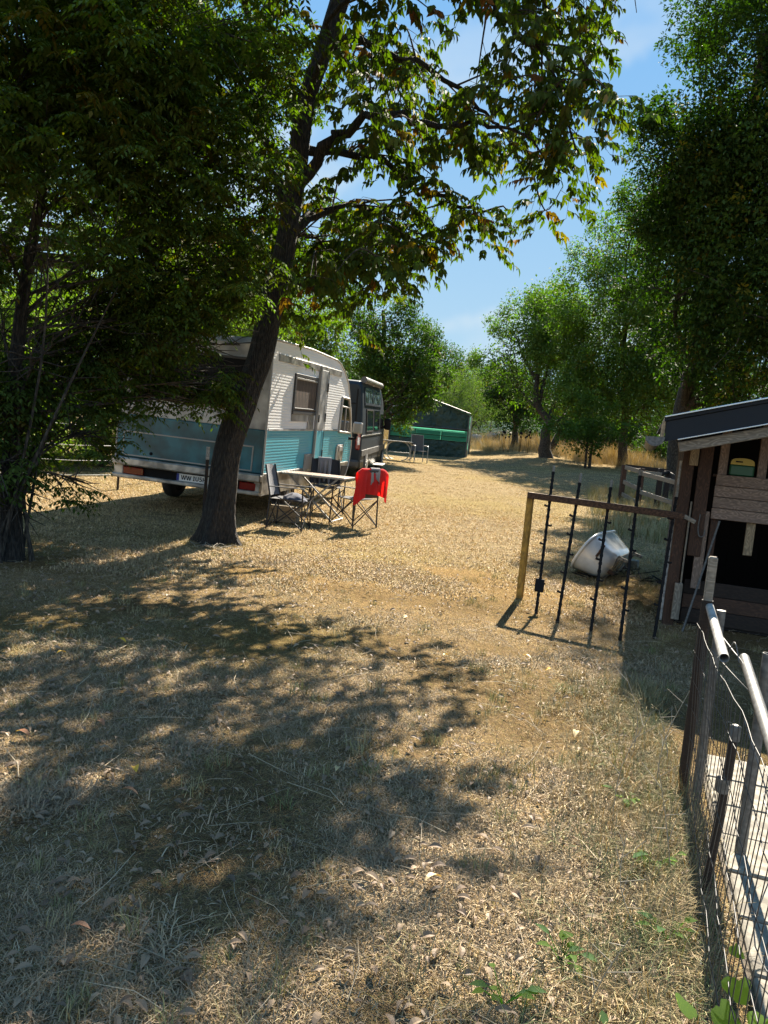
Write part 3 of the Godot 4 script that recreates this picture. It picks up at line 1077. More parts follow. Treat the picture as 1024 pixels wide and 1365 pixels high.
func big_tree() -> void:
	var base := Vector3(-2.0, 0.0, -9.35)
	var root := thing("cherry_tree", "large leaning tree with ribbed dark trunk standing right behind the caravan", "tree", base)
	var line := [Vector3(-2.04, -0.12, -9.33), Vector3(-2.02, 0.12, -9.34), Vector3(-2.0, 0.6, -9.36), Vector3(-1.96, 1.2, -9.38), Vector3(-1.82, 1.8, -9.4), Vector3(-1.66, 2.3, -9.4), Vector3(-1.58, 2.9, -9.4), Vector3(-1.46, 3.55, -9.36), Vector3(-1.38, 4.5, -9.3), Vector3(-1.33, 5.2, -9.25), Vector3(-1.15, 5.85, -9.2), Vector3(-0.93, 6.6, -9.1), Vector3(-0.55, 7.8, -8.9), Vector3(-0.15, 9.2, -8.7), Vector3(0.2, 11.0, -8.8)]
	var rad := [0.225, 0.185, 0.158, 0.150, 0.150, 0.150, 0.155, 0.13, 0.118, 0.112, 0.108, 0.115, 0.085, 0.06, 0.02]
	var ps := []
	for p in line:
		ps.append(p - base)
	var lp := smooth(ps, 6)
	var rs := []
	for i in lp.size():
		var f := float(i) / 6.0
		var k := mini(int(f), rad.size() - 2)
		rs.append(lerpf(rad[k], rad[k + 1], f - k))
	# fluted bark: ridges that run up the trunk and wander
	var tb := MB.new()
	var rings := []
	for i in lp.size():
		var ring := PackedVector3Array()
		for j in 40:
			var a := TAU * j / 40.0
			var h: float = lp[i].y
			var w := a + 0.35 * sin(h * 1.1)
			var rib := 0.10 * sin(w * 4.0 + 0.9 * sin(h * 1.7)) + 0.045 * sin(w * 11.0 + h * 1.3)
			var kn := 0.10 * nz.get_noise_3d(cos(a) * 30.0, h * 55.0, sin(a) * 30.0) + 0.06 * nf.get_noise_3d(cos(a) * 60.0, h * 60.0, sin(a) * 60.0)
			var foot := 0.75 * exp(-maxf(h, 0.0) * 5.0) * maxf(0.0, sin(w * 4.0 + 0.7))
			var e: float = 1.0 + (rib + kn) * clampf(rs[i] / 0.2, 0.3, 1.0) + foot
			# the swelling on the right side
			e += 0.18 * exp(-pow((h - 1.55) * 3.2, 2.0)) * maxf(0.0, cos(a - 0.2))
			ring.append(lp[i] + Vector3(cos(a), 0, sin(a)) * rs[i] * e)
		rings.append(ring)
	tb.rings(rings, true, true)
	part("trunk", tb, M.bark, root)
	var limbs := [
		# start fraction on the trunk, end point, thickness, sag, number of side branches
		[Vector3(-1.50, 3.35, -9.38), [Vector3(-1.15, 3.15, -9.3), Vector3(-0.75, 3.42, -9.2), Vector3(-0.2, 3.5, -9.0)], 0.028, 5],
		[Vector3(-1.37, 4.3, -9.32), [Vector3(-1.0, 4.75, -9.15), Vector3(-0.5, 5.02, -8.95), Vector3(0.25, 4.92, -8.8), Vector3(0.9, 4.95, -8.75), Vector3(1.4, 4.7, -8.7)], 0.07, 12],
		[Vector3(-1.36, 4.7, -9.3), [Vector3(-0.8, 4.9, -9.7), Vector3(0.1, 4.6, -9.9), Vector3(0.75, 4.4, -9.8), Vector3(1.2, 4.4, -9.7)], 0.055, 11],
		[Vector3(-0.93, 6.55, -9.1), [Vector3(-0.3, 6.5, -9.05), Vector3(0.4, 6.35, -8.9), Vector3(0.9, 6.05, -8.8), Vector3(1.35, 5.6, -8.75), Vector3(1.6, 5.1, -8.7)], 0.065, 13],
		[Vector3(-1.1, 6.05, -9.15), [Vector3(-0.5, 6.0, -9.6), Vector3(0.4, 5.9, -10.0), Vector3(1.0, 5.4, -10.0), Vector3(1.4, 5.0, -9.8)], 0.05, 10],
		[Vector3(-0.8, 7.0, -9.0), [Vector3(-0.1, 7.3, -8.8), Vector3(0.9, 7.4, -8.5), Vector3(1.2, 7.2, -8.3), Vector3(1.6, 6.9, -8.2)], 0.055, 9],
		[Vector3(-0.6, 7.6, -8.9), [Vector3(0.0, 8.2, -9.4), Vector3(0.8, 8.5, -9.9), Vector3(1.6, 8.3, -10.2)], 0.045, 8],
		[Vector3(-0.9, 6.7, -9.1), [Vector3(-0.6, 7.2, -8.4), Vector3(-0.1, 7.5, -7.6), Vector3(0.35, 7.4, -6.9), Vector3(0.6, 7.0, -6.4)], 0.05, 9],
		[Vector3(-1.35, 5.1, -9.25), [Vector3(-1.1, 5.6, -8.6), Vector3(-0.7, 5.95, -7.9), Vector3(-0.4, 6.0, -7.2)], 0.045, 6],
		[Vector3(-1.42, 3.9, -9.35), [Vector3(-1.75, 4.7, -9.4), Vector3(-1.95, 5.6, -9.3), Vector3(-2.1, 6.6, -9.1), Vector3(-2.5, 7.5, -8.7)], 0.075, 10],
		[Vector3(-1.58, 2.95, -9.4), [Vector3(-1.95, 3.25, -9.5), Vector3(-2.5, 3.45, -9.7), Vector3(-3.2, 3.4, -9.8)], 0.06, 8],
		[Vector3(-1.95, 5.6, -9.3), [Vector3(-2.7, 6.0, -9.0), Vector3(-3.5, 6.1, -8.6), Vector3(-4.2, 5.9, -8.2)], 0.05, 9],
		[Vector3(-2.1, 6.6, -9.1), [Vector3(-2.6, 7.1, -8.2), Vector3(-3.0, 7.3, -7.3), Vector3(-3.2, 7.2, -6.5)], 0.045, 9],
		[Vector3(-1.2, 5.7, -9.2), [Vector3(-1.0, 6.2, -10.0), Vector3(-0.6, 6.5, -10.9), Vector3(-0.2, 6.2, -11.6)], 0.045, 9],
		[Vector3(-0.4, 8.3, -8.8), [Vector3(-0.9, 8.9, -8.2), Vector3(-1.5, 9.2, -7.5), Vector3(-2.0, 9.0, -6.9)], 0.04, 8],
		[Vector3(-1.44, 3.75, -9.35), [Vector3(-1.05, 4.1, -9.6), Vector3(-0.6, 4.3, -9.8), Vector3(-0.1, 4.1, -9.9), Vector3(0.35, 3.75, -9.9)], 0.04, 7],
	]
	limbs.append([Vector3(-0.65, 7.4, -9.0), [Vector3(0.3, 7.3, -9.5), Vector3(1.2, 7.1, -10.0), Vector3(1.9, 6.8, -10.4)], 0.05, 12])
	# low boughs on the far side of the trunk
	limbs.append([Vector3(-1.55, 3.2, -9.4), [Vector3(-1.75, 3.7, -10.3), Vector3(-2.0, 3.85, -11.2), Vector3(-2.2, 3.7, -12.0)], 0.045, 10])
	limbs.append([Vector3(-1.42, 3.9, -9.35), [Vector3(-1.2, 4.3, -10.3), Vector3(-0.9, 4.45, -11.1), Vector3(-0.6, 4.3, -11.9)], 0.045, 9])
	limbs.append([Vector3(-1.62, 2.9, -9.4), [Vector3(-2.1, 3.2, -10.0), Vector3(-2.7, 3.25, -10.5), Vector3(-3.4, 3.0, -11.0)], 0.04, 10])
	limbs.append([Vector3(-1.5, 3.4, -9.38), [Vector3(-1.5, 3.9, -10.0), Vector3(-1.2, 4.0, -10.6), Vector3(-1.0, 3.8, -11.2)], 0.035, 8])
	# the part of the crown above the picture
	for k in 11:
		var h := rr(8.0, 9.8)
		var s := path_at([Vector3(-0.55, 7.8, -8.9), Vector3(-0.15, 9.2, -8.7), Vector3(0.2, 11.0, -8.8)], (h - 8.0) / 3.2)
		var a := TAU * k / 11.0 + rr(-0.2, 0.2)
		var e := s + Vector3(cos(a) * rr(2.2, 3.4), rr(0.2, 1.2), sin(a) * rr(2.0, 3.4))
		e.x = minf(e.x, 2.1)
		e.z -= 1.1
		limbs.append([s, [s.lerp(e, 0.35) + Vector3.UP * 0.3, s.lerp(e, 0.7) + Vector3.UP * 0.3, e], 0.045, 11])
	limbs.append([Vector3(-0.15, 9.2, -8.7), [Vector3(0.8, 10.0, -9.9), Vector3(1.8, 10.4, -11.2), Vector3(2.9, 10.3, -12.4), Vector3(3.6, 9.9, -13.0)], 0.06, 15])
	var out := []
	var cols := []
	for lm in limbs:
		var pts := [lm[0] - base]
		for p in lm[1]:
			pts.append(p - base)
		var bp := smooth(pts, 5)
		for i in range(2, bp.size()):
			bp[i] += Vector3(nz.get_noise_2d(i * 40.0, lm[0].x * 100.0), nz.get_noise_2d(i * 40.0, 50.0 + lm[0].y * 100.0), nz.get_noise_2d(i * 40.0, 90.0 + lm[0].y * 70.0)) * 0.14
		var bb := MB.new()
		bb.tube(bp, grades(lm[2], 0.008, bp.size(), 0.3), 9, false, nz, 0.25)
		part("limb", bb, M.bark, root)
		var tw := MB.new()
		for k in lm[3]:
			var t: float = 0.22 + 0.78 * (k + rng.randf()) / lm[3]
			var s := path_at(bp, t)
			var dirv: Vector3 = (path_at(bp, minf(t + 0.1, 1.0)) - path_at(bp, t - 0.1)).normalized()
			var d := (dirv * rr(0.3, 1.0) + Vector3(rr(-1, 1), rr(-0.35, 0.55), rr(-1, 1))).normalized()
			var l := rr(0.6, 1.25)
			var e := s + d * l + Vector3.DOWN * l * rr(0.1, 0.45)
			var lim: float = 3.75 + 0.62 * (e.x - 2.3)
			if e.x > 2.3 and e.y < lim:
				e.y = lim + rr(0.0, 0.25)
			e.x = minf(e.x, 4.2)
			if e.x > 2.3 and s.y < lim:
				continue
			var m := s + d * l * 0.55 + Vector3.UP * 0.04
			m.x = minf(m.x, 4.1)
			var sp := smooth([s, m, e], 4)
			tw.tube(sp, grades(0.014, 0.004, sp.size()), 5, false)
			hang_leaves(tw, sp, 0.007, 0.15, 6, out, cols)
		hang_leaves(tw, bp, 0.007, 0.5, 7, out, cols)
		part("twigs", tw, M.bark2, root).set_meta("kind", "stuff")
	# leaf clusters; the ones of the right-hand sprays that hang out against the sky are leaves one by one
	var kinds := [droop_cluster(7), droop_cluster(6), droop_cluster(8)]
	var single := []
	for k in 3:
		var b := MB.new()
		b.leaf(Vector3.ZERO, Vector3(0.5, -0.8, 0).normalized(), Vector3(0.7, 0.5, rr(-0.3, 0.3)).normalized(), 0.088 + 0.012 * k, 0.044 + 0.004 * k, 0.15 + 0.1 * k)
		single.append(b.mesh())
	var lm3 := []
	for c in [Color(0.045, 0.066, 0.018), Color(0.056, 0.076, 0.020), Color(0.036, 0.054, 0.016), Color(0.12, 0.065, 0.025), Color(0.18, 0.11, 0.02)]:
		lm3.append(mt(c, 0.7, {"bl": Color(0.42, 0.5, 0.12)}))
	var xs := [[], [], []]
	var cs := [PackedColorArray(), PackedColorArray(), PackedColorArray()]
	var alone := 0
	for i in out.size():
		var w: Vector3 = out[i].origin + base
		if alone < 288 and w.x > 0.5 and w.y < 6.4 and w.z > -9.6 and (i * 7919) % 100 < 12:
			for q in 6:
				var off := Vector3(0.03 * q, -0.01 * q * 0.6, 0)
				var yaw := 1.0 if q % 2 else -1.0
				var tr: Transform3D = out[i] * Transform3D(Basis(Vector3.UP, yaw * rr(0.4, 1.4)) * Basis(Vector3.BACK, rr(-0.3, 0.5)), off)
				share("leaf", single[rng.randi() % 3], lm3[[0, 1, 2, 0, 1, 2, 0, 1, 3, 4][rng.randi() % 10]], root, tr)
				alone += 1
			continue
		var k := rng.randi() % 3
		xs[k].append(out[i])
		cs[k].append(cols[i])
	for k in 3:
		scatter("crown", kinds[k], xs[k], cs[k], M.leaf, root, "stuff")

# the dense dark tree that fills the left edge
func left_tree() -> void:
	var base := on(-3.55, -7.3)
	var root := thing("elder_tree", "dense dark leafy tree at the left edge with slim trunk and hanging sprays", "tree", base)
	var tb := MB.new()
	var ps := smooth([Vector3(0, -0.1, 0), Vector3(-0.02, 0.8, 0), Vector3(0.0, 1.8, 0.05), Vector3(0.1, 2.8, 0.1), Vector3(0.35, 4.0, 0.2), Vector3(0.7, 5.2, 0.4)], 5)
	tb.tube(ps, grades(0.095, 0.025, ps.size(), 0.8), 14, true, nz, 0.35)
	part("trunk", tb, M.bark, root)
	# a sheaf of thin stems round the trunk foot
	for k in 11:
		var a := rr(0, TAU)
		var s := Vector3(cos(a) * rr(0.1, 0.3), -0.05, sin(a) * rr(0.1, 0.25))
		var e := Vector3(rr(-0.6, 1.0), rr(1.6, 3.2), rr(-0.7, 0.5))
		var m := s.lerp(e, 0.5) + Vector3(rr(-0.15, 0.15), 0.3, rr(-0.1, 0.1))
		var sp := smooth([s, m, e], 4)
		var b := MB.new()
		b.tube(sp, grades(rr(0.012, 0.024), 0.005, sp.size()), 6, false)
		part("stem", b, M.bark2, root)
	var lobes := [[-3.04, 4.23, -6.20, 1.10], [-2.56, 4.60, -6.60, 1.00], [-2.07, 4.85, -7.00, 0.90], [-1.75, 5.00, -7.40, 0.75], [-3.07, 3.59, -6.60, 1.00], [-2.54, 3.90, -7.00, 0.90], [-2.0, 4.0, -7.40, 0.85], [-1.62, 3.98, -7.80, 0.50], [-3.22, 2.88, -7.00, 0.80], [-2.69, 3.0, -7.40, 0.75], [-2.10, 3.2, -7.80, 0.70], [-1.72, 3.08, -8.20, 0.45], [-2.49, 2.50, -8.00, 0.60], [-3.02, 2.33, -7.60, 0.60], [-2.10, 2.42, -8.40, 0.42], [-2.51, 2.02, -8.60, 0.35], [-2.08, 1.92, -8.80, 0.25], [-2.83, 2.07, -8.40, 0.42], [-1.75, 2.65, -8.60, 0.30], [-3.7, 2.2, -7.2, 0.6], [-3.9, 3.4, -6.6, 0.9], [-4.0, 4.6, -6.5, 1.2], [-3.3, 5.6, -6.6, 1.3], [-2.3, 5.9, -7.0, 1.1], [-3.6, 1.55, -7.4, 0.4], [-3.2, 1.25, -7.9, 0.35], [-3.17, 1.97, -7.00, 0.55], [-3.52, 1.47, -7.20, 0.50], [-3.23, 1.84, -8.00, 0.50], [-3.47, 1.05, -7.60, 0.45], [-3.24, 1.39, -8.50, 0.35], [-3.47, 0.49, -7.20, 0.40], [-3.33, 0.73, -8.20, 0.30], [-2.90, 1.94, -8.90, 0.45], [-2.52, 2.24, -9.00, 0.45], [-2.07, 2.11, -9.00, 0.40], [-1.83, 2.39, -9.00, 0.35], [-3.00, 1.64, -9.00, 0.33], [-2.40, 1.78, -9.00, 0.30], [-1.98, 1.78, -9.10, 0.22], [-2.95, 2.47, -8.00, 0.60], [-2.51, 2.81, -8.00, 0.70], [-3.3, 1.7, -7.6, 0.55], [-3.0, 1.3, -8.0, 0.4], [-3.5, 2.4, -7.3, 0.6], [-2.9, 2.6, -7.9, 0.5], [-3.65, 0.9, -7.0, 0.45], [-3.75, 1.8, -6.9, 0.5], [-4.2, 5.4, -7.8, 1.3], [-3.3, 5.2, -8.4, 1.1]]
	var kinds := [pinnate_cluster(4), pinnate_cluster(5), pinnate_cluster(3)]
	var xs := [[], [], []]
	var cs := [PackedColorArray(), PackedColorArray(), PackedColorArray()]
	for lb in lobes:
		var cen: Vector3 = Vector3(lb[0], lb[1], lb[2]) - base
		var r: float = lb[3]
		var st := path_at(ps, clampf((cen.y - r * 0.6) / 5.2, 0.2, 0.95))
		var bb := MB.new()
		var lp := smooth([st, st.lerp(cen, 0.55) + Vector3(0, 0.2 * r, 0), cen], 4)
		bb.tube(lp, grades(0.015, 0.006, lp.size()), 6, false)
		for k in 12:
			var s := path_at(lp, rr(0.5, 1.0))
			var e := cen + rdir() * r * rr(0.7, 1.0) + Vector3.DOWN * r * 0.15
			bb.tube([s, s.lerp(e, 0.5) + rdir() * r * 0.1, e], [0.009, 0.006, 0.003], 4, false)
		part("limb", bb, M.bark2, root)
		var cnt := int(265.0 * r * r)
		for i in cnt:
			var p := rdir() * r * (0.2 + 0.85 * sqrt(rng.randf()))
			var w := cen + p + base
			if nf.get_noise_3dv(w * 30.0) < -0.14:
				continue
			var k := rng.randi() % 3
			var s := rr(0.75, 1.2)
			xs[k].append(Transform3D((Basis(rdir(), rr(-0.35, 0.35)) * Basis(Vector3.UP, rr(0, TAU))).scaled(Vector3(s, s, s)), cen + p))
			var c := Color(0.095, 0.140, 0.036) * rr(0.7, 1.3)
			if rng.randf() < 0.05:
				c = Color(0.14, 0.11, 0.025)
			elif rng.randf() < 0.2:
				c = Color(0.075, 0.085, 0.022)
			cs[k].append(c)
	for k in 3:
		scatter("crown", kinds[k], xs[k], cs[k], M.leaf, root, "stuff")

func trees() -> void:
	big_tree()
	left_tree()
	var bush := [bush_cluster(15, 0.34, 0.15, 0.085), bush_cluster(13, 0.30, 0.16, 0.08)]
	var fine := [bush_cluster(22, 0.36, 0.13, 0.035), bush_cluster(20, 0.34, 0.12, 0.03)]
	var g := "trees round the field"
	crown_tree("oak_tree", "tallest dark oak at the right edge rising behind the hut roof", on(9.05, -24.0), [Vector3(8.9, 2.6, -24.0), Vector3(8.85, 5.5, -23.5), Vector3(8.9, 9.0, -22.5), Vector3(8.8, 11.5, -21.8)], 0.30,
		[[10.2, 12.7, -21.0, 2.4], [10.6, 11.2, -21.0, 2.6], [9.2, 10.9, -21.0, 1.5], [8.1, 9.6, -21.0, 1.2], [7.5, 9.1, -21.0, 0.9], [9.2, 8.8, -21.0, 2.2], [11.0, 12.2, -20.0, 3.0], [7.9, 8.0, -22.0, 1.2], [10.8, 14.6, -20.5, 2.2], [9.6, 14.2, -20.5, 1.6], [9.0, 12.6, -20.8, 1.5], [10.2, 16.2, -20.0, 2.2], [9.3, 12.9, -20.0, 2.8], [9.2, 10.2, -20.0, 3.0], [7.4, 9.9, -21.0, 1.6], [6.75, 9.25, -21.0, 1.1], [8.9, 9.0, -22.0, 2.6], [9.8, 7.1, -20.0, 3.0], [8.3, 7.5, -22.0, 2.0], [7.6, 6.4, -22.0, 1.5], [9.4, 5.8, -22.0, 2.4], [8.5, 4.9, -22.0, 1.5], [10.3, 5.1, -21.0, 2.6], [7.3, 8.3, -23.0, 1.2], [10.8, 4.0, -23.0, 2.0], [11.5, 9.0, -21.0, 3.0], [11.2, 3.4, -24.0, 1.6]],
		Color(0.028, 0.050, 0.014), 58.0, bush, 0.8, -0.2)
	crown_tree("walnut_tree", "broad lit tree with two dark stems right of the field's end", on(10.3, -34.0), [Vector3(10.1, 3.0, -34.0), Vector3(9.9, 5.5, -34.2), Vector3(9.7, 7.5, -34.4), Vector3(9.5, 9.5, -34.4)], 0.19,
		[[9.5, 11.0, -34.0, 1.8], [8.6, 10.4, -35.0, 1.4], [10.6, 9.3, -34.0, 2.6], [8.8, 7.7, -35.0, 2.9], [10.3, 6.4, -34.0, 3.0], [8.0, 6.0, -35.0, 2.2], [9.4, 4.6, -34.0, 2.3], [10.9, 4.4, -33.0, 2.0], [7.8, 4.1, -34.0, 1.5], [12.0, 7.5, -34.0, 2.4], [12.6, 5.2, -34.0, 2.0]],
		Color(0.078, 0.122, 0.030), 54.0, bush, 0.9, -0.08)
	crown_tree("orchard_tree", "rounded orchard tree with thick bent trunk in the dry meadow", on(7.3, -36.0), [Vector3(7.15, 2.2, -36.0), Vector3(7.2, 3.0, -36.1), Vector3(6.6, 3.9, -36.3), Vector3(6.5, 6.0, -37.0)], 0.27,
		[[6.5, 7.8, -38.0, 1.9], [7.7, 8.3, -39.0, 1.5], [5.7, 6.8, -38.0, 1.7], [7.4, 6.3, -38.0, 2.1], [5.1, 5.3, -38.0, 1.4], [8.4, 4.9, -38.0, 1.5], [6.7, 4.6, -37.0, 1.6], [8.4, 3.6, -37.0, 0.9]],
		Color(0.082, 0.125, 0.034), 48.0, bush, 0.9, -0.07)
	crown_tree("yew_tree", "low dark dense tree left of the thick bent trunk", on(7.05, -44.0), [Vector3(7.0, 2.9, -44.0), Vector3(6.8, 4.2, -44.0)], 0.22,
		[[6.9, 5.0, -44.0, 1.6], [6.4, 3.7, -43.0, 1.3], [7.6, 4.0, -44.0, 1.3], [5.9, 4.3, -44.0, 1.1]], Color(0.026, 0.048, 0.018), 62.0, bush, 0.9, -0.3)
	crown_tree("sapling", "small young tree on two thin stems at the meadow edge", on(8.05, -31.0), [Vector3(8.05, 1.9, -31.0), Vector3(8.0, 2.9, -31.0)], 0.06,
		[[8.0, 2.9, -31.0, 1.0], [7.3, 2.25, -31.0, 0.75], [8.9, 2.5, -31.0, 0.85], [6.9, 2.5, -32.0, 0.55], [8.1, 1.95, -31.0, 0.5]], Color(0.05, 0.088, 0.022), 55.0, bush, 0.75, -0.2)
	crown_tree("hazel_tree", "leafy tree standing between the grey van and the green tent", on(-0.5, -30.0), [Vector3(-0.55, 2.2, -30.0), Vector3(-0.55, 4.2, -30.0), Vector3(-0.8, 6.3, -30.2)], 0.22,
		[[-0.9, 5.8, -30.0, 1.4], [-1.8, 6.0, -31.0, 1.0], [-0.1, 5.0, -30.0, 1.4], [0.9, 4.0, -29.0, 1.0], [0.2, 3.1, -29.0, 1.0], [-1.5, 4.7, -31.0, 1.2], [0.8, 2.8, -29.0, 0.7], [1.35, 3.5, -29.0, 0.65], [-0.5, 3.8, -30.0, 1.4], [0.1, 2.1, -29.4, 0.6]],
		Color(0.044, 0.072, 0.020), 66.0, bush, 0.8, -0.16)
	crown_tree("willow_tree", "pale grey green willow with fine leaves beyond the tent", on(5.0, -52.0), [Vector3(5.0, 2.8, -52.0), Vector3(4.9, 4.2, -52.0)], 0.2,
		[[4.3, 4.8, -52.0, 1.8], [5.7, 4.4, -52.0, 1.7], [3.8, 3.5, -52.0, 1.5], [6.3, 3.5, -52.0, 1.4], [5.1, 3.1, -51.0, 1.8], [3.4, 2.6, -52.0, 1.3]], Color(0.10, 0.13, 0.058), 55.0, fine, 1.1, -0.3)
	crown_tree("caravan_side_tree", "bright yellow green tree behind the caravan roof", on(-3.3, -27.0), [Vector3(-3.3, 2.5, -27.0), Vector3(-3.2, 4.8, -27.0)], 0.18,
		[[-3.0, 4.9, -27.0, 1.3], [-3.7, 5.4, -27.0, 1.4], [-3.8, 4.3, -26.0, 1.2], [-2.4, 4.2, -27.0, 0.9], [-4.4, 4.7, -26.0, 1.3], [-2.9, 3.7, -27.0, 1.0], [-5.2, 5.0, -26.0, 1.4]], Color(0.105, 0.145, 0.034), 46.0, bush, 0.8, -0.15)
	crown_tree("robinia_tree", "tall leafy tree rising behind the dark left tree beside the caravan", on(-6.3, -11.6), [Vector3(-6.2, 2.5, -11.6), Vector3(-5.7, 4.5, -11.7), Vector3(-5.0, 6.2, -11.8)], 0.14,
		[[-5.2, 4.4, -11.2, 1.1], [-4.2, 5.3, -11.6, 1.2], [-3.2, 5.9, -12.0, 1.2], [-5.8, 5.9, -11.2, 1.3], [-3.3, 4.5, -11.0, 0.8], [-4.6, 6.8, -12.2, 1.4], [-2.6, 6.9, -12.4, 1.1], [-4.4, 3.7, -10.6, 0.7], [-6.4, 4.4, -10.8, 1.1], [-2.7, 5.2, -11.4, 0.8], [-2.2, 4.0, -12.6, 0.8], [-1.5, 4.7, -13.2, 0.75], [-3.1, 3.8, -12.4, 0.8], [-2.8, 4.2, -13.2, 1.0], [-1.9, 3.9, -13.8, 0.8], [-3.7, 4.3, -12.2, 0.9], [-1.3, 4.3, -12.6, 0.6], [-2.4, 3.6, -12.0, 0.6]],
		Color(0.072, 0.108, 0.026), 30.0, bush, 0.5, 0.0)
	var far := [[3.8, 9.0, -75.0, 3.0, "tall dark blue green tree far behind the tent, the highest of its row"], [1.2, 7.6, -76.0, 3.2, "dark far tree just left of the highest far tree"], [7.0, 8.0, -78.0, 3.0, "dark far tree just right of the highest far tree"], [10.0, 7.4, -80.0, 3.0, "dark far tree above the willow's right side"], [-2.0, 6.8, -72.0, 3.4, "dark far tree hidden behind the grey van"], [13.5, 6.4, -78.0, 3.4, "far tree behind the orchard tree"], [18.5, 6.6, -76.0, 4.0, "far tree glimpsed left of the broad lit tree"], [-8.0, 7.0, -64.0, 4.2, "far tree behind the bright tree at the caravan"], [-15.0, 7.0, -60.0, 5.0, "far tree behind the left hedge"], [25.0, 7.0, -70.0, 5.0, "far tree behind the broad lit tree"], [32.0, 7.5, -64.0, 5.4, "far tree behind the tall oak"], [-24.0, 7.0, -55.0, 5.4, "far tree beyond the left edge of the field"]]
	for q in far:
		crown_tree("far_tree", q[4], on(q[0], q[2]), [Vector3(q[0], q[1] * 0.5, q[2]), Vector3(q[0], q[1], q[2])], 0.3,
			[[q[0], q[1], q[2], q[3] * 0.8], [q[0] - q[3] * 0.5, q[1] - q[3] * 0.6, q[2], q[3] * 0.85], [q[0] + q[3] * 0.55, q[1] - q[3] * 0.7, q[2] + 1.0, q[3] * 0.85], [q[0], q[1] - q[3] * 1.3, q[2] + 1.0, q[3]], [q[0] + q[3] * 0.5, q[1] - q[3] * 1.5, q[2] + 1.5, q[3] * 0.8]],
			Color(0.034, 0.058, 0.024), 60.0, bush, 1.5, -0.4, "row of trees far beyond the field")
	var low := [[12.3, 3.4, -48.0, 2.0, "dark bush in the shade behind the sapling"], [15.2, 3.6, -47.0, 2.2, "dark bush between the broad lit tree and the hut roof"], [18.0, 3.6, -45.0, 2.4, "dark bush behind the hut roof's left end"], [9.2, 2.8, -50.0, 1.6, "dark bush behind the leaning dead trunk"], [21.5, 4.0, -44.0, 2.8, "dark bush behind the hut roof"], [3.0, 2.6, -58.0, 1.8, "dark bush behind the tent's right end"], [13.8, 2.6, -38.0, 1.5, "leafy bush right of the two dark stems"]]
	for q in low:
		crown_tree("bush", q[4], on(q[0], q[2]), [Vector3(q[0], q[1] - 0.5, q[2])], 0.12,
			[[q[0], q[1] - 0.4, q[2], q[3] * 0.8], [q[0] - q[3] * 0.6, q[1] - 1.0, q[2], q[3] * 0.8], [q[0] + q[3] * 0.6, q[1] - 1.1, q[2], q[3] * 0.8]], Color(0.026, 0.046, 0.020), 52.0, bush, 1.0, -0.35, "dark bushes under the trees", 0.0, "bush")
	var left := [[-7.5, 1.1, -16.0, 0.9, "sunlit shrub just left of the caravan, low by the wire fence"], [-6.5, 1.2, -17.5, 1.0, "sunlit shrub right behind the caravan's rear left corner"], [-8.6, 2.2, -17.0, 1.3, "yellow green shrub behind the stems of the dark tree"], [-7.2, 2.6, -18.5, 1.3, "tall yellow green shrub left of the caravan roof"], [-9.6, 3.4, -18.5, 1.7, "large yellow green shrub at the left edge"], [-6.3, 3.4, -21.0, 1.5, "tall leafy shrub above the caravan's left edge"], [-8.0, 4.6, -21.5, 1.9, "high leafy shrub behind the dark tree"], [-5.4, 4.6, -23.0, 1.6, "leafy shrub rising behind the caravan"], [-10.5, 1.6, -15.0, 1.2, "shaded shrub beyond the left edge of the picture"]]
	for q in left:
		crown_tree("shrub", q[4], on(q[0], q[2]), [Vector3(q[0], q[1], q[2])], 0.06,
			[[q[0], q[1], q[2], q[3]], [q[0] - q[3] * 0.5, q[1] - q[3] * 0.55, q[2], q[3] * 0.7], [q[0] + q[3] * 0.5, q[1] - q[3] * 0.6, q[2], q[3] * 0.7]], Color(0.12, 0.155, 0.032), 62.0, bush, 0.6, -0.1, "shrubs along the left wire fence", 0.1, "shrub")
	# the dead leaning trunk and the second stem of the sapling
	var d := thing("dead_tree", "bare leaning dead trunk right of the thick bent trunk", "tree", on(8.25, -40.0))
	var b := MB.new()
	var dp := smooth([Vector3(-0.1, -0.2, 0), Vector3(0.25, 0.8, 0), Vector3(0.55, 1.7, 0), Vector3(0.75, 2.6, 0.1)], 4)
	b.tube(dp, grades(0.2, 0.09, dp.size()), 10, true, nz, 0.3)
	part("stem", b, M.bark2, d)
	var s := thing("sapling_stake", "thin second stem leaning beside the young tree", "stem", on(7.86, -30.9))
	b = MB.new()
	b.tube([Vector3(0, -0.1, 0), Vector3(-0.03, 0.7, 0), Vector3(-0.02, 1.4, 0)], [0.05, 0.045, 0.03], 7)
	part("stem", b, M.bark2, s)

# ---------------------------------------------------------------- caravan
func wheel(called: String, at: Vector3, r: float, w: float, out: float, root: Node3D, rimm: Material) -> void:
	var b := MB.new()
	var prof := [[r * 0.62, -w * 0.5], [r * 0.9, -w * 0.5], [r * 0.98, -w * 0.38], [r, -w * 0.15], [r, w * 0.15], [r * 0.98, w * 0.38], [r * 0.9, w * 0.5], [r * 0.62, w * 0.5]]
	b.lathe(at, Vector3.RIGHT, prof, 28, true)
	var ty := part(called, b, M.rubber, root)
	var c := MB.new()
	c.lathe(at + Vector3(out * (w * 0.5 + 0.004), 0, 0), Vector3.RIGHT * out, [[r * 0.62, -0.02], [r * 0.6, 0.004], [r * 0.5, -0.015], [r * 0.25, 0.0], [r * 0.2, 0.02]], 24, true)
	for k in 8:
		var a := TAU * k / 8
		c.lathe(at + Vector3(out * (w * 0.5 - 0.004), sin(a) * r * 0.4, cos(a) * r * 0.4), Vector3.RIGHT * out, [[r * 0.06, 0.0], [r * 0.05, 0.012]], 8, true)
	part("rim", c, rimm, ty)

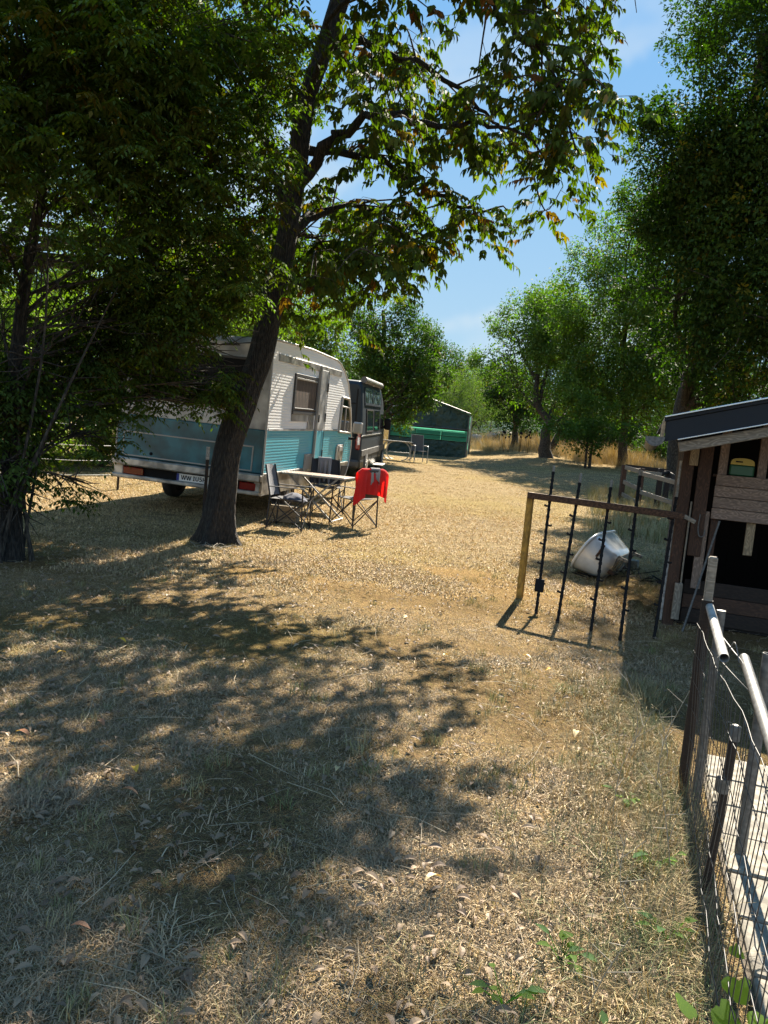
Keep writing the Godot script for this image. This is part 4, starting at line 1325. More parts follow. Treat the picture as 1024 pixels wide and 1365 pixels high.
func frame_rect(b: MB, tr: Transform3D, w: float, h: float, t: float, d: float) -> void:
	var old := b.xf
	b.xf = b.xf * tr
	b.box(Vector3(0, h * 0.5, 0), Vector3(w + t, t, d), 0.004)
	b.box(Vector3(0, -h * 0.5, 0), Vector3(w + t, t, d), 0.004)
	b.box(Vector3(-w * 0.5, 0, 0), Vector3(t, h - t, d), 0.004)
	b.box(Vector3(w * 0.5, 0, 0), Vector3(t, h - t, d), 0.004)
	b.xf = old

func text(parent: Node, called: String, s: String, size: float, m: Material, tr: Transform3D) -> void:
	var tm := TextMesh.new()
	var f := SystemFont.new()
	f.font_names = PackedStringArray(["Droid Sans"])
	f.font_weight = 700
	tm.font = f
	tm.text = s
	tm.font_size = 48
	tm.pixel_size = size / 48.0
	tm.depth = 0.002
	var o := MeshInstance3D.new()
	o.name = called
	o.mesh = tm
	o.material_override = m
	o.transform = tr
	parent.add_child(o, true)

func clip(poly: PackedVector2Array, y0: float, y1: float) -> PackedVector2Array:
	var r := PackedVector2Array([Vector2(-9, y0), Vector2(9, y0), Vector2(9, y1), Vector2(-9, y1)])
	return Geometry2D.intersect_polygons(poly, r)[0]

func caravan() -> void:
	var bs := axes(Vector3(0.2, 0.026, -0.98), 1.4)
	var root := thing("caravan", "white and teal touring caravan parked behind the leaning tree", "caravan", Vector3(-2.55, 0.14, -14.05), bs)
	var zr := 2.45
	var prof := PackedVector2Array([Vector2(zr, 0.40), Vector2(zr, 2.60), Vector2(2.41, 2.68), Vector2(2.32, 2.71), Vector2(0.6, 2.74), Vector2(-0.95, 2.70), Vector2(-1.2, 2.66), Vector2(-1.55, 2.53), Vector2(-1.9, 2.33), Vector2(-2.2, 1.95), Vector2(-2.5, 1.45), Vector2(-2.62, 1.1), Vector2(-2.62, 0.85), Vector2(-2.55, 0.66), Vector2(-2.40, 0.48), Vector2(-2.25, 0.40)])
	var hw := 1.2
	# shell: everything between the two side walls
	var b := MB.new()
	for i in range(1, prof.size()):
		var p := prof[i]
		var q := prof[(i + 1) % prof.size()]
		if i == 0:
			continue
		var hint := Vector3(0, (p.y + q.y) * 0.5 - 1.6, (p.x + q.x) * 0.5)
		if i == prof.size() - 1:
			hint = Vector3.DOWN
		b.quad(Vector3(-hw, p.y, p.x), Vector3(hw, p.y, p.x), Vector3(hw, q.y, q.x), Vector3(-hw, q.y, q.x), hint)
	part("roof", b, M.white, root)
	for sd in [-1.0, 1.0]:
		# plane frame: 2D x is -z for the right side seen from outside
		var tr := Transform3D(Basis(Vector3(0, 0, 1), Vector3(0, 1, 0), Vector3(sd, 0, 0)), Vector3(sd * hw, 0, 0))
		var w := MB.new()
		w.poly(clip(prof, 1.39, 3.0), tr)
		part("side_wall", w, M.white_rib, root)
		var t := MB.new()
		t.poly(clip(prof, 0.72, 1.39), tr)
		part("side_band", t, M.teal_rib, root)
		var k := MB.new()
		k.poly(clip(prof, 0.2, 0.72), tr)
		part("skirt", k, M.silver, root)
		var e := MB.new()
		var line := []
		for p in prof:
			line.append(Vector3(sd * hw, p.y, p.x))
		e.tube(line, 0.017, 6)
		part("edge_trim", e, M.grey_trim, root)
		var s := MB.new()
		s.box(Vector3(sd * (hw + 0.004), 1.39, -0.05), Vector3(0.014, 0.035, 4.85), 0.004)
		part("trim_strip", s, M.white, root)
		var s2 := MB.new()
		s2.box(Vector3(sd * (hw + 0.006), 2.47, 0.45), Vector3(0.02, 0.11, 3.5), 0.006)
		part("awning_rail", s2, M.grey_trim if sd < 0 else M.silver, root)
		var s3 := MB.new()
		s3.box(Vector3(sd * (hw + 0.004), 0.72, -0.02), Vector3(0.014, 0.03, 4.9), 0.004)
		part("trim_strip", s3, M.silver, root)
	# rear wall: white top, window, white band, teal hatch panel, bumper
	b = MB.new()
	b.box(Vector3(0, 2.0, zr - 0.03), Vector3(hw * 2 - 0.01, 1.24, 0.075), 0.01)
	part("rear_wall", b, M.white, root)
	b = MB.new()
	b.box(Vector3(0, 1.055, zr - 0.02), Vector3(hw * 2 - 0.02, 0.65, 0.07), 0.012)
	var hatch := part("rear_panel", b, M.teal, root)
	b = MB.new()
	b.box(Vector3(-0.02, 0.94, zr + 0.018), Vector3(2.1, 0.36, 0.012), 0.005)
	var lid := part("hatch", b, M.teal, hatch)
	b = MB.new()
	frame_rect(b, Transform3D(Basis(), Vector3(-0.02, 0.94, zr + 0.022)), 2.1, 0.36, 0.022, 0.016)
	part("hatch_frame", b, M.grey_trim, hatch)
	b = MB.new()
	b.lathe(Vector3(-0.6, 0.82, zr + 0.02), Vector3.BACK, [[0.025, 0.0], [0.025, 0.012], [0.012, 0.016]], 14)
	b.box(Vector3(-0.95, 0.93, zr + 0.03), Vector3(0.05, 0.012, 0.012), 0.002)
	part("hatch_lock", b, M.black, hatch)
	b = MB.new()
	b.poly(PackedVector2Array([Vector2(-0.98, 1.68), Vector2(0.98, 1.68), Vector2(0.98, 2.30), Vector2(0.9, 2.38), Vector2(-0.9, 2.38), Vector2(-0.98, 2.30)]), Transform3D(Basis(), Vector3(0, 0, zr + 0.028)), 0.02)
	var rw := part("rear_window", b, M.rear_glass, root)
	b = MB.new()
	frame_rect(b, Transform3D(Basis(), Vector3(0, 2.03, zr + 0.022)), 1.98, 0.72, 0.035, 0.03)
	part("frame", b, M.dark_trim, rw)
	b = MB.new()
	b.box(Vector3(0, 0.665, zr + 0.03), Vector3(hw * 2 + 0.03, 0.12, 0.16), 0.02)
	part("bumper", b, M.silver, root)
	b = MB.new()
	b.box(Vector3(0, 0.435, zr + 0.015), Vector3(hw * 2 + 0.02, 0.06, 0.12), 0.012)
	b.box(Vector3(-1.12, 0.525, zr + 0.005), Vector3(0.16, 0.16, 0.08), 0.008)
	b.box(Vector3(1.15, 0.525, zr + 0.005), Vector3(0.10, 0.16, 0.08), 0.008)
	part("lower_valance", b, M.silver, root)
	b = MB.new()
	b.box(Vector3(0.05, 0.525, zr - 0.01), Vector3(2.1, 0.14, 0.04), 0.004)
	part("lamp_recess", b, M.black, root)
	for q in [[-0.87, 0.33], [1.0, 0.26]]:
		b = MB.new()
		b.box(Vector3(q[0], 0.525, zr + 0.03), Vector3(q[1], 0.115, 0.05), 0.012)
		part("tail_lamp", b, M.red_lens, root)
	b = MB.new()
	b.box(Vector3(0.11, 0.525, zr + 0.022), Vector3(0.52, 0.112, 0.012), 0.004)
	var pl := part("number_plate", b, M.plate, root)
	b = MB.new()
	b.box(Vector3(-0.129, 0.525, zr + 0.029), Vector3(0.04, 0.108, 0.003), 0.001)
	part("country_strip", b, M.eu_blue, pl)
	text(pl, "lettering", "WW IU5H", 0.092, M.black, Transform3D(Basis(), Vector3(0.13, 0.525, zr + 0.030)))
	for sd in [-1.0, 1.0]:
		b = MB.new()
		b.box(Vector3(sd * 1.13, 2.5, zr + 0.02), Vector3(0.09, 0.06, 0.05), 0.015)
		part("marker_lamp", b, M.red_lens, root)
	# small lettering in relief under the rear window, too faint to read
	# right side: window, door, front window, grilles
	var x := hw + 0.012
	var side := Basis(Vector3(0, 0, -1), Vector3(0, 1, 0), Vector3(1, 0, 0))
	b = MB.new()
	b.poly(PackedVector2Array([Vector2(-0.58, -0.29), Vector2(0.58, -0.29), Vector2(0.58, 0.29), Vector2(-0.58, 0.29)]), Transform3D(side, Vector3(x + 0.006, 1.97, 0.80)), 0.012)
	var w1 := part("side_window", b, M.curtain, root)
	b = MB.new()
	frame_rect(b, Transform3D(side, Vector3(x + 0.008, 1.97, 0.80)), 1.17, 0.60, 0.05, 0.03)
	b.box(Vector3(x + 0.012, 1.74, 0.80), Vector3(0.03, 0.022, 1.12), 0.004)
	part("frame", b, M.dark_trim, w1)
	b = MB.new()
	b.box(Vector3(x + 0.012, 2.22, 0.80), Vector3(0.022, 0.03, 1.10), 0.004)
	part("blind_bar", b, M.grey_trim, w1)
	b = MB.new()
	b.box(Vector3(x - 0.002, 1.60, 0.80), Vector3(0.008, 0.14, 1.2), 0.003)
	part("panel", b, M.white, root)
	# door
	b = MB.new()
	b.box(Vector3(x - 0.002, 1.93, -0.17), Vector3(0.024, 1.05, 0.50), 0.012)
	var door := part("door", b, M.white, root)
	b = MB.new()
	b.box(Vector3(x - 0.002, 0.905, -0.17), Vector3(0.024, 0.93, 0.50), 0.012)
	part("lower_door_panel", b, M.teal_rib, door)
	b = MB.new()
	b.box(Vector3(x + 0.02, 1.47, 0.10), Vector3(0.05, 2.08, 0.035), 0.008)
	part("door_edge", b, M.grey_trim, door)
	b = MB.new()
	for y in [2.16, 1.62, 0.95]:
		b.box(Vector3(x + 0.018, y, -0.42), Vector3(0.03, 0.16, 0.02), 0.004)
	b.box(Vector3(x + 0.016, 1.5, -0.43), Vector3(0.012, 1.95, 0.012), 0.003)
	part("hinge", b, M.dark_trim, door)
	b = MB.new()
	b.box(Vector3(x + 0.03, 1.60, 0.06), Vector3(0.05, 0.14, 0.05), 0.01)
	part("handle", b, M.black, door)
	b = MB.new()
	for k in 4:
		b.box(Vector3(x + 0.006, 1.52, 0.52 - k * 0.085), Vector3(0.014, 0.26, 0.05), 0.004)
	part("grab_panel", b, M.silver, root)  # grab panel of upright grey strips by the door, gives no light
	# front side window, a trapezium
	var tz := PackedVector2Array([Vector2(1.48, 1.36), Vector2(2.36, 1.33), Vector2(2.30, 1.62), Vector2(2.02, 2.02), Vector2(1.52, 2.03)])
	b = MB.new()
	b.poly(tz, Transform3D(side, Vector3(x + 0.006, 0, 0)), 0.012)
	var w2 := part("front_side_window", b, M.dark_glass, root)
	b = MB.new()
	var ln := []
	for p in tz:
		ln.append(Vector3(x + 0.008, p.y, -p.x))
	for k in tz.size():
		b.tube([ln[k], ln[(k + 1) % tz.size()]], 0.024, 6)
	b.tube([Vector3(x + 0.012, 1.86, -1.52), Vector3(x + 0.012, 1.84, -2.14)], 0.016, 6)
	b.tube([Vector3(x + 0.012, 1.84, -1.86), Vector3(x + 0.012, 1.36, -1.88)], 0.012, 6)
	part("frame", b, M.grey_trim, w2)
	# fridge grille
	b = MB.new()
	b.box(Vector3(x, 0.82, 0.30), Vector3(0.02, 0.31, 0.46), 0.006)
	var gr := part("vent_grille", b, M.silver, root)
	b = MB.new()
	for k in 9:
		b.box(Vector3(x + 0.014, 0.82, 0.48 - k * 0.045), Vector3(0.012, 0.24, 0.018), 0.003)
	part("louvre", b, M.grey_trim, gr)
	# service box and pipes at the front
	b = MB.new()
	b.box(Vector3(x, 0.93, -1.72), Vector3(0.03, 0.34, 0.44), 0.01)
	var sv := part("service_hatch", b, M.silver, root)
	b = MB.new()
	b.box(Vector3(x + 0.02, 1.02, -1.72), Vector3(0.02, 0.10, 0.26), 0.006)
	part("socket", b, M.white, sv)
	b = MB.new()
	b.tube([Vector3(x + 0.01, 1.06, -1.44), Vector3(x + 0.01, 0.44, -1.44)], 0.018, 6)
	part("drain_pipe", b, M.grey_trim, root)
	b = MB.new()
	b.poly(PackedVector2Array([Vector2(1.98, 0.42), Vector2(2.24, 0.41), Vector2(2.38, 0.48), Vector2(2.5, 0.64), Vector2(2.02, 0.66)]), Transform3D(side, Vector3(x, 0, 0)), 0.01)
	part("front_cutout", b, M.black, root)  # black sheet standing in for the shaded opening low at the front
	# towing mirror on its arm
	b = MB.new()
	b.tube([Vector3(1.2, 1.22, -2.35), Vector3(1.32, 1.22, -2.4), Vector3(1.36, 1.32, -2.42)], 0.03, 8)
	part("bracket", b, M.black, root)
	b = MB.new()
	b.box(Vector3(1.36, 1.45, -2.42), Vector3(0.2, 0.24, 0.09), 0.035)
	part("mirror_housing", b, M.grey_trim, root)
	# underside
	for sd in [-1.0, 1.0]:
		wheel("tyre", Vector3(sd * 1.0, 0.30, 0.85), 0.33, 0.19, sd, root, M.silver)
	b = MB.new()
	b.box(Vector3(0, 0.33, 0.85), Vector3(1.9, 0.08, 0.1), 0.01)
	b.box(Vector3(-0.5, 0.37, -0.4), Vector3(0.06, 0.06, 5.2), 0.01)
	b.box(Vector3(0.5, 0.37, -0.4), Vector3(0.06, 0.06, 5.2), 0.01)
	b.beam(Vector3(-0.5, 0.37, -3.0), Vector3(0, 0.40, -3.75), 0.06, 0.06)
	b.beam(Vector3(0.5, 0.37, -3.0), Vector3(0, 0.40, -3.75), 0.06, 0.06)
	part("chassis", b, M.dark_trim, root)

# ---------------------------------------------------------------- panel van
func van_half(y: float) -> float:
	return 1.02 - 0.115 * pow(clampf((y - 0.9) / 1.7, 0, 1), 1.6)

func van_panel(b: MB, z0: float, z1: float, y0: float, y1: float, off: float, sd := 1.0) -> void:
	var n := 4
	for i in n:
		var a := lerpf(y0, y1, float(i) / n)
		var c := lerpf(y0, y1, float(i + 1) / n)
		var xa := sd * (van_half(a) + off)
		var xc := sd * (van_half(c) + off)
		b.quad(Vector3(xa, a, z0), Vector3(xa, a, z1), Vector3(xc, c, z1), Vector3(xc, c, z0), Vector3(sd, 0.05, 0))
	for z in [z0, z1]:
		var d := signf(z - (z0 + z1) * 0.5)
		b.quad(Vector3(sd * (van_half(y0) + off), y0, z), Vector3(sd * (van_half(y0) - 0.02), y0, z), Vector3(sd * (van_half(y1) - 0.02), y1, z), Vector3(sd * (van_half(y1) + off), y1, z), Vector3(0, 0, d))
	for y in [y0, y1]:
		var d := signf(y - (y0 + y1) * 0.5)
		b.quad(Vector3(sd * (van_half(y) + off), y, z0), Vector3(sd * (van_half(y) - 0.02), y, z0), Vector3(sd * (van_half(y) - 0.02), y, z1), Vector3(sd * (van_half(y) + off), y, z1), Vector3(0, d, 0))

func van() -> void:
	var bs := axes(Vector3(0.1, 0.03, -0.995), 0.0)
	var root := thing("camper_van", "dark grey high roof camper van parked ahead of the caravan", "van", Vector3(-1.46, 0.385, -23.09), bs)
	var rs := []
	for s in [[3.0, 0.42, 2.46, 0.96], [2.97, 0.34, 2.53, 0.985], [2.9, 0.31, 2.56, 1.0], [2.0, 0.31, 2.6, 1.0], [-0.9, 0.31, 2.6, 1.0], [-1.3, 0.31, 2.52, 1.0], [-1.75, 0.31, 2.2, 1.0], [-2.2, 0.31, 1.66, 0.98], [-2.45, 0.31, 1.35, 0.96], [-2.85, 0.33, 1.12, 0.92], [-3.0, 0.4, 0.9, 0.86]]:
		var ring := PackedVector3Array()
		var n := 13
		var y0: float = s[1]
		var y1: float = s[2]
		var k: float = s[3]
		for i in n:
			var y := lerpf(y0, y1 - 0.11, float(i) / (n - 1))
			ring.append(Vector3(van_half(y) * k, y, s[0]))
		var xt := van_half(y1 - 0.11) * k
		ring.append(Vector3(xt - 0.03, y1 - 0.045, s[0]))
		ring.append(Vector3(xt - 0.10, y1, s[0]))
		ring.append(Vector3(0, y1 + 0.02, s[0]))
		ring.append(Vector3(-xt + 0.10, y1, s[0]))
		ring.append(Vector3(-xt + 0.03, y1 - 0.045, s[0]))
		for i in range(n - 1, -1, -1):
			var y := lerpf(y0, y1 - 0.11, float(i) / (n - 1))
			ring.append(Vector3(-van_half(y) * k, y, s[0]))
		rs.append(ring)
	var b := MB.new()
	b.rings(rs)
	part("body", b, M.van, root)
	for sd in [-1.0, 1.0]:
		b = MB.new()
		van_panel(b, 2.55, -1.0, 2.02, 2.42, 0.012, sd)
		var uw := part("upper_window", b, M.pane_with_reflections, root)
		b = MB.new()
		van_panel(b, 0.95, 0.89, 2.02, 2.42, 0.022, sd)
		van_panel(b, 2.62, 2.55, 2.02, 2.42, 0.022, sd)
		van_panel(b, -1.0, -1.07, 2.02, 2.42, 0.022, sd)
		van_panel(b, 2.6, -1.05, 1.96, 2.02, 0.026, sd)
		part("window_bar", b, M.van, uw)
		b = MB.new()
		van_panel(b, 2.2, 0.9, 1.28, 1.82, 0.016, sd)
		var w := part("side_window", b, M.dark_glass, root)
		b = MB.new()
		van_panel(b, 2.26, 2.2, 1.24, 1.86, 0.024, sd)
		van_panel(b, 0.9, 0.84, 1.24, 1.86, 0.024, sd)
		van_panel(b, 2.2, 0.9, 1.82, 1.86, 0.024, sd)
		van_panel(b, 2.2, 0.9, 1.24, 1.28, 0.024, sd)
		part("frame", b, M.black, w)
		b = MB.new()
		van_panel(b, 0.5, -0.7, 1.28, 1.84, 0.014, sd)
		part("sliding_door_window", b, M.dark_glass, root)
		b = MB.new()
		van_panel(b, -1.0, -1.9, 1.30, 1.75, 0.010, sd)
		part("cab_window", b, M.dark_glass, root)
		b = MB.new()
		van_panel(b, 2.9, -2.5, 0.62, 0.78, 0.022, sd)
		part("side_moulding", b, M.cladding, root)
		b = MB.new()
		van_panel(b, 2.9, -1.4, 1.14, 1.17, 0.016, sd)
		part("door_rail", b, M.chrome, root)
		b = MB.new()
		van_panel(b, 0.72, 0.705, 0.42, 1.95, 0.006, sd)
		van_panel(b, -0.85, -0.865, 0.42, 1.95, 0.006, sd)
		part("door_gap", b, M.black, root)
		for z in [1.85, -2.05]:
			b = MB.new()
			var arch := PackedVector2Array()
			for i in 15:
				var a := PI * i / 14.0
				arch.append(Vector2(cos(a) * 0.44, 0.34 + sin(a) * 0.44))
			b.poly(arch, Transform3D(Basis(Vector3(0, 0, -sd), Vector3(0, 1, 0), Vector3(sd, 0, 0)), Vector3(sd * 1.026, 0, z)), 0.03)
			part("wheel_arch", b, M.black, root)
			wheel("tyre", Vector3(sd * 0.935, 0.345, z), 0.345, 0.22, sd, root, M.silver)
		# tail lamp: red, white in the middle, red
		b = MB.new()
		b.box(Vector3(sd * 0.925, 1.10, 2.985), Vector3(0.13, 0.62, 0.10), 0.03)
		var tl := part("tail_lamp", b, M.red_lens, root)
		b = MB.new()
		b.box(Vector3(sd * 0.945, 1.02, 2.992), Vector3(0.07, 0.22, 0.10), 0.02)
		part("clear_lens", b, M.clear_lens, tl)
		b = MB.new()
		b.box(Vector3(sd * 1.13, 1.45, -1.95), Vector3(0.2, 0.36, 0.12), 0.04)
		b.tube([Vector3(sd * 0.97, 1.35, -1.98), Vector3(sd * 1.1, 1.35, -1.95)], 0.04, 8)
		part("wing_mirror", b, M.black, root)
		# rear door and its window
		b = MB.new()
		b.poly(PackedVector2Array([Vector2(sd * 0.06, 1.28), Vector2(sd * 0.74, 1.28), Vector2(sd * 0.70, 1.85), Vector2(sd * 0.06, 1.85)]), Transform3D(Basis(), Vector3(0, 0, 3.02)), 0.02)
		part("rear_window", b, M.dark_glass, root)
		b = MB.new()
		b.box(Vector3(sd * 0.42, 1.97, 3.0), Vector3(0.76, 0.03, 0.05), 0.01)
		b.box(Vector3(sd * 0.82, 1.7, 3.0), Vector3(0.03, 1.3, 0.05), 0.01)
		part("door_seam", b, M.black, root)
	b = MB.new()
	b.box(Vector3(0, 0.42, 2.98), Vector3(1.98, 0.22, 0.22), 0.05)
	part("bumper", b, M.cladding, root)
	b = MB.new()
	b.lathe(Vector3(0.72, 0.47, 3.085), Vector3.BACK, [[0.045, 0.0], [0.045, 0.012], [0.03, 0.018]], 14)
	part("reflector", b, M.red_lens, root)
	b = MB.new()
	b.box(Vector3(0, 0.98, 3.01), Vector3(0.52, 0.115, 0.02), 0.004)
	part("number_plate", b, M.plate, root)
	# rolled awning along the right roof edge
	b = MB.new()
	b.tube([Vector3(0.93, 2.60, 2.85), Vector3(0.93, 2.60, -0.95)], 0.085, 12)
	var aw := part("awning", b, M.dark_trim, root)
	b = MB.new()
	b.box(Vector3(1.0, 2.60, 0.95), Vector3(0.03, 0.05, 3.78), 0.008)
	part("front_bar", b, M.chrome, aw)
	b = MB.new()
	b.box(Vector3(1.16, 0.26, -0.15), Vector3(0.3, 0.035, 0.85), 0.01)
	part("entrance_step", b, M.alu, root)
	b = MB.new()
	b.quad(Vector3(-0.8, 2.38, -1.49), Vector3(0.8, 2.38, -1.49), Vector3(0.9, 1.46, -2.38), Vector3(-0.9, 1.46, -2.38), Vector3(0, 0.7, -0.7))
	part("windscreen", b, M.dark_glass, root)
	for sd in [-1.0, 1.0]:
		b = MB.new()
		b.box(Vector3(sd * 0.68, 0.92, -2.93), Vector3(0.3, 0.28, 0.12), 0.05)
		part("headlight", b, M.clear_lens, root)

# ---------------------------------------------------------------- tent, far table and chair
func tent() -> void:
	var root := thing("tarpaulin_tent", "dark green tarpaulin shelter with bright green window strips at the field's end", "tent", on(1.75, -36.6), axes(Vector3(0.12, 0.015, -0.99)))
	var w := 1.85
	var eave := 2.05
	var ridge := 2.6
	var dl := 5.0
	# front gable in tarpaulin above the mid rail
	var b := MB.new()
	var n := 12
	for i in n:
		for j in 6:
			var q := []
			for k in [[0, 0], [1, 0], [1, 1], [0, 1]]:
				var x := lerpf(-w, w, float(i + k[0]) / n)
				var top := lerpf(ridge, eave, absf(x) / w)
				var y := lerpf(1.28, top, float(j + k[1]) / 6)
				q.append(Vector3(x, y, 0.035 * sin(x * 5.0 + y * 2.0) + 0.02 * sin(x * 13.0)))
			b.quad(q[0], q[1], q[2], q[3], Vector3.BACK)
	part("gable_sheet", b, M.tarp, root)
	b = MB.new()
	b.box(Vector3(0, 0.38, 0.0), Vector3(w * 2, 0.76, 0.02), 0.004)
	part("lower_sheet", b, M.tarp, root)
	# bright window strips, three bays by two rows
	for i in 3:
		for j in 2:
			b = MB.new()
			b.box(Vector3(-w + 0.62 + i * 1.225, 0.885 + j * 0.215, 0.0), Vector3(1.18, 0.185, 0.012), 0.003)
			part("window_strip", b, M.tarp_light, root)
	b = MB.new()
	for y in [0.775, 0.99, 1.22]:
		b.box(Vector3(0, y, 0.012), Vector3(w * 2, 0.03, 0.03), 0.005)
	for x in [-0.62, 0.62]:
		b.box(Vector3(x, 1.0, 0.014), Vector3(0.04, 0.47, 0.03), 0.005)
	part("window_frame", b, M.black, root)
	b = MB.new()
	b.tube([Vector3(-w, 1.34, 0.05), Vector3(w, 1.36, 0.05)], 0.03, 8)
	part("mid_rail", b, M.dark_trim, root)
	# roof and sides
	for sd in [-1.0, 1.0]:
		b = MB.new()
		for i in 8:
			for j in 6:
				var q := []
				for k in [[0, 0], [1, 0], [1, 1], [0, 1]]:
					var z := -dl * float(i + k[0]) / 8 + (0.12 if i + k[0] == 0 else 0.0)
					var t := float(j + k[1]) / 6
					var y := lerpf(ridge + 0.02, eave + 0.02, t) - 0.05 * sin(PI * t) * absf(sin(z * 1.9))
					q.append(Vector3(sd * (w + 0.05) * t, y, z))
				b.quad(q[0], q[1], q[2], q[3], Vector3(sd * 0.2, 1, 0))
		part("roof_sheet", b, M.tarp, root)
		b = MB.new()
		for i in 10:
			for j in 4:
				var q := []
				for k in [[0, 0], [1, 0], [1, 1], [0, 1]]:
					var z := -dl * float(i + k[0]) / 10
					var y := lerpf(0.08, eave, float(j + k[1]) / 4)
					q.append(Vector3(sd * (w + 0.05 + 0.03 * sin(z * 6.0) * (1.0 - y / eave)), y, z))
				b.quad(q[0], q[1], q[2], q[3], Vector3(sd, 0, 0))
		part("side_sheet", b, M.tarp, root)
		b = MB.new()
		b.tube([Vector3(sd * w, -0.1, 0.04), Vector3(sd * w, eave, 0.04)], 0.035, 8)
		part("post", b, M.galv if sd > 0 else M.dark_trim, root)
		b = MB.new()
		b.tube([Vector3(0, ridge + 0.04, 0.12), Vector3(sd * (w + 0.04), eave + 0.05, 0.12)], 0.035, 8)
		part("roof_tube", b, M.galv, root)
	b = MB.new()
	b.tube([Vector3(0, ridge + 0.04, 0.12), Vector3(0, ridge + 0.04, -dl)], 0.03, 8)
	part("ridge_tube", b, M.galv, root)
	b = MB.new()
	b.quad(Vector3(-w, 0, -dl), Vector3(w, 0, -dl), Vector3(w, eave, -dl), Vector3(-w, eave, -dl), Vector3.FORWARD)
	b.tri(Vector3(-w, eave, -dl), Vector3(w, eave, -dl), Vector3(0, ridge, -dl), Vector3.FORWARD, Vector3.FORWARD, Vector3.FORWARD)
	part("back_sheet", b, M.tarp_light, root)

	var t := thing("garden_table", "garden table on curved legs left of the silver chair by the tent", "table", on(0.33, -30.6), axes(Vector3(0.3, 0, -1)))
	b = MB.new()
	b.box(Vector3(0, 0.73, 0), Vector3(1.25, 0.035, 0.75), 0.01)
	part("table_top", b, M.alu, t)
	for q in [[-0.36, 0.3], [0.36, 0.3], [-0.36, -0.3], [0.36, -0.3]]:
		b = MB.new()
		var arc := []
		for i in 13:
			var a := PI * (float(i) / 12.0 - 0.5)
			arc.append(Vector3(q[0] * (0.7 + 0.9 * cos(a)), 0.36 + 0.36 * sin(a), q[1]))
		b.tube(arc, 0.022, 7)
		part("leg", b, M.grey_trim, t)
	b = MB.new()
	b.tube([Vector3(-0.45, 0.3, 0.3), Vector3(0.45, 0.3, -0.3)], 0.015, 6)
	b.tube([Vector3(0.45, 0.3, 0.3), Vector3(-0.45, 0.3, -0.3)], 0.015, 6)
	part("stretcher", b, M.grey_trim, t)
	var c := thing("garden_chair", "silver framed garden chair with dark mesh in front of the tent", "chair", on(1.15, -30.2), axes(Vector3(0.35, 0, 1)))
	b = MB.new()
	b.box(Vector3(0, 0.44, 0), Vector3(0.5, 0.025, 0.48), 0.01)
	part("seat", b, M.fabric, c)
	b = MB.new()
	b.box(Vector3(0, 0.76, 0.29), Vector3(0.48, 0.64, 0.02), 0.01, Basis(Vector3.RIGHT, 0.16))
	part("backrest", b, M.fabric_grey, c)
	for sd in [-1.0, 1.0]:
		b = MB.new()
		b.tube([Vector3(sd * 0.27, 0, -0.25), Vector3(sd * 0.27, 0.6, -0.25), Vector3(sd * 0.27, 0.65, -0.2), Vector3(sd * 0.27, 0.66, 0.2)], 0.02, 8)
		part("front_leg", b, M.alu, c)
		b = MB.new()
		b.tube([Vector3(sd * 0.27, 0, 0.22), Vector3(sd * 0.26, 0.45, 0.22), Vector3(sd * 0.25, 1.08, 0.34)], 0.018, 8)
		part("back_leg", b, M.alu, c)

# ---------------------------------------------------------------- camping furniture
func camp_chair(label: String, at: Vector3, face: Vector3, seatm: Material) -> Node3D:
	# faces local -z
	var c := thing("camping_chair", label, "chair", at, axes(face), "black folding camping chairs")
	var b := MB.new()
	var n := 6
	for i in n:
		for j in n:
			var q := []
			for k in [[0, 0], [1, 0], [1, 1], [0, 1]]:
				var u := float(i + k[0]) / n
				var v := float(j + k[1]) / n
				q.append(Vector3((u - 0.5) * 0.50, 0.445 - 0.05 * sin(PI * u) * sin(PI * v), (v - 0.5) * 0.46))
			b.quad(q[0], q[1], q[2], q[3], Vector3.UP)
	part("seat", b, M.fabric, c)
	b = MB.new()
	for i in n:
		for j in n:
			var q := []
			for k in [[0, 0], [1, 0], [1, 1], [0, 1]]:
				var u := float(i + k[0]) / n
				var v := float(j + k[1]) / n
				var edge := 0.02 * pow(absf(u - 0.5) * 2.0, 3.0) * v
				q.append(Vector3((u - 0.5) * (0.52 - 0.05 * v), 0.47 + v * 0.44 - edge, 0.235 + v * 0.10 + 0.045 * sin(PI * u)))
			b.quad(q[0], q[1], q[2], q[3], Vector3.FORWARD)
	part("backrest", b, seatm, c)
	for sd in [-1.0, 1.0]:
		b = MB.new()
		b.tube([Vector3(sd * 0.265, 0, 0.26), Vector3(sd * 0.265, 0.48, 0.235), Vector3(sd * 0.235, 0.91, 0.335)], 0.0125, 8)
		part("back_upright", b, M.frame_black, c)
		b = MB.new()
		b.tube([Vector3(sd * 0.265, 0, -0.26), Vector3(sd * 0.265, 0.60, -0.235)], 0.0115, 8)
		part("front_leg", b, M.frame_black, c)
		b = MB.new()
		b.box(Vector3(sd * 0.265, 0.615, 0.0), Vector3(0.06, 0.012, 0.52), 0.004)
		part("armrest", b, M.fabric, c)
		# crossing struts on this side and at the front or back
		for k in 2:
			var z0 := 0.26 if k else -0.26
			b = MB.new()
			b.tube([Vector3(sd * 0.262, 0.03, z0), Vector3(sd * 0.262, 0.43, -z0 * 0.9)], 0.0085, 6)
			part("cross_strut", b, M.frame_black, c)
			b = MB.new()
			b.tube([Vector3(0.262 * sd, 0.03, z0 * 0.99), Vector3(-0.262 * sd, 0.43, z0 * 0.95)], 0.0085, 6)
			part("cross_strut", b, M.frame_black, c)
	return c

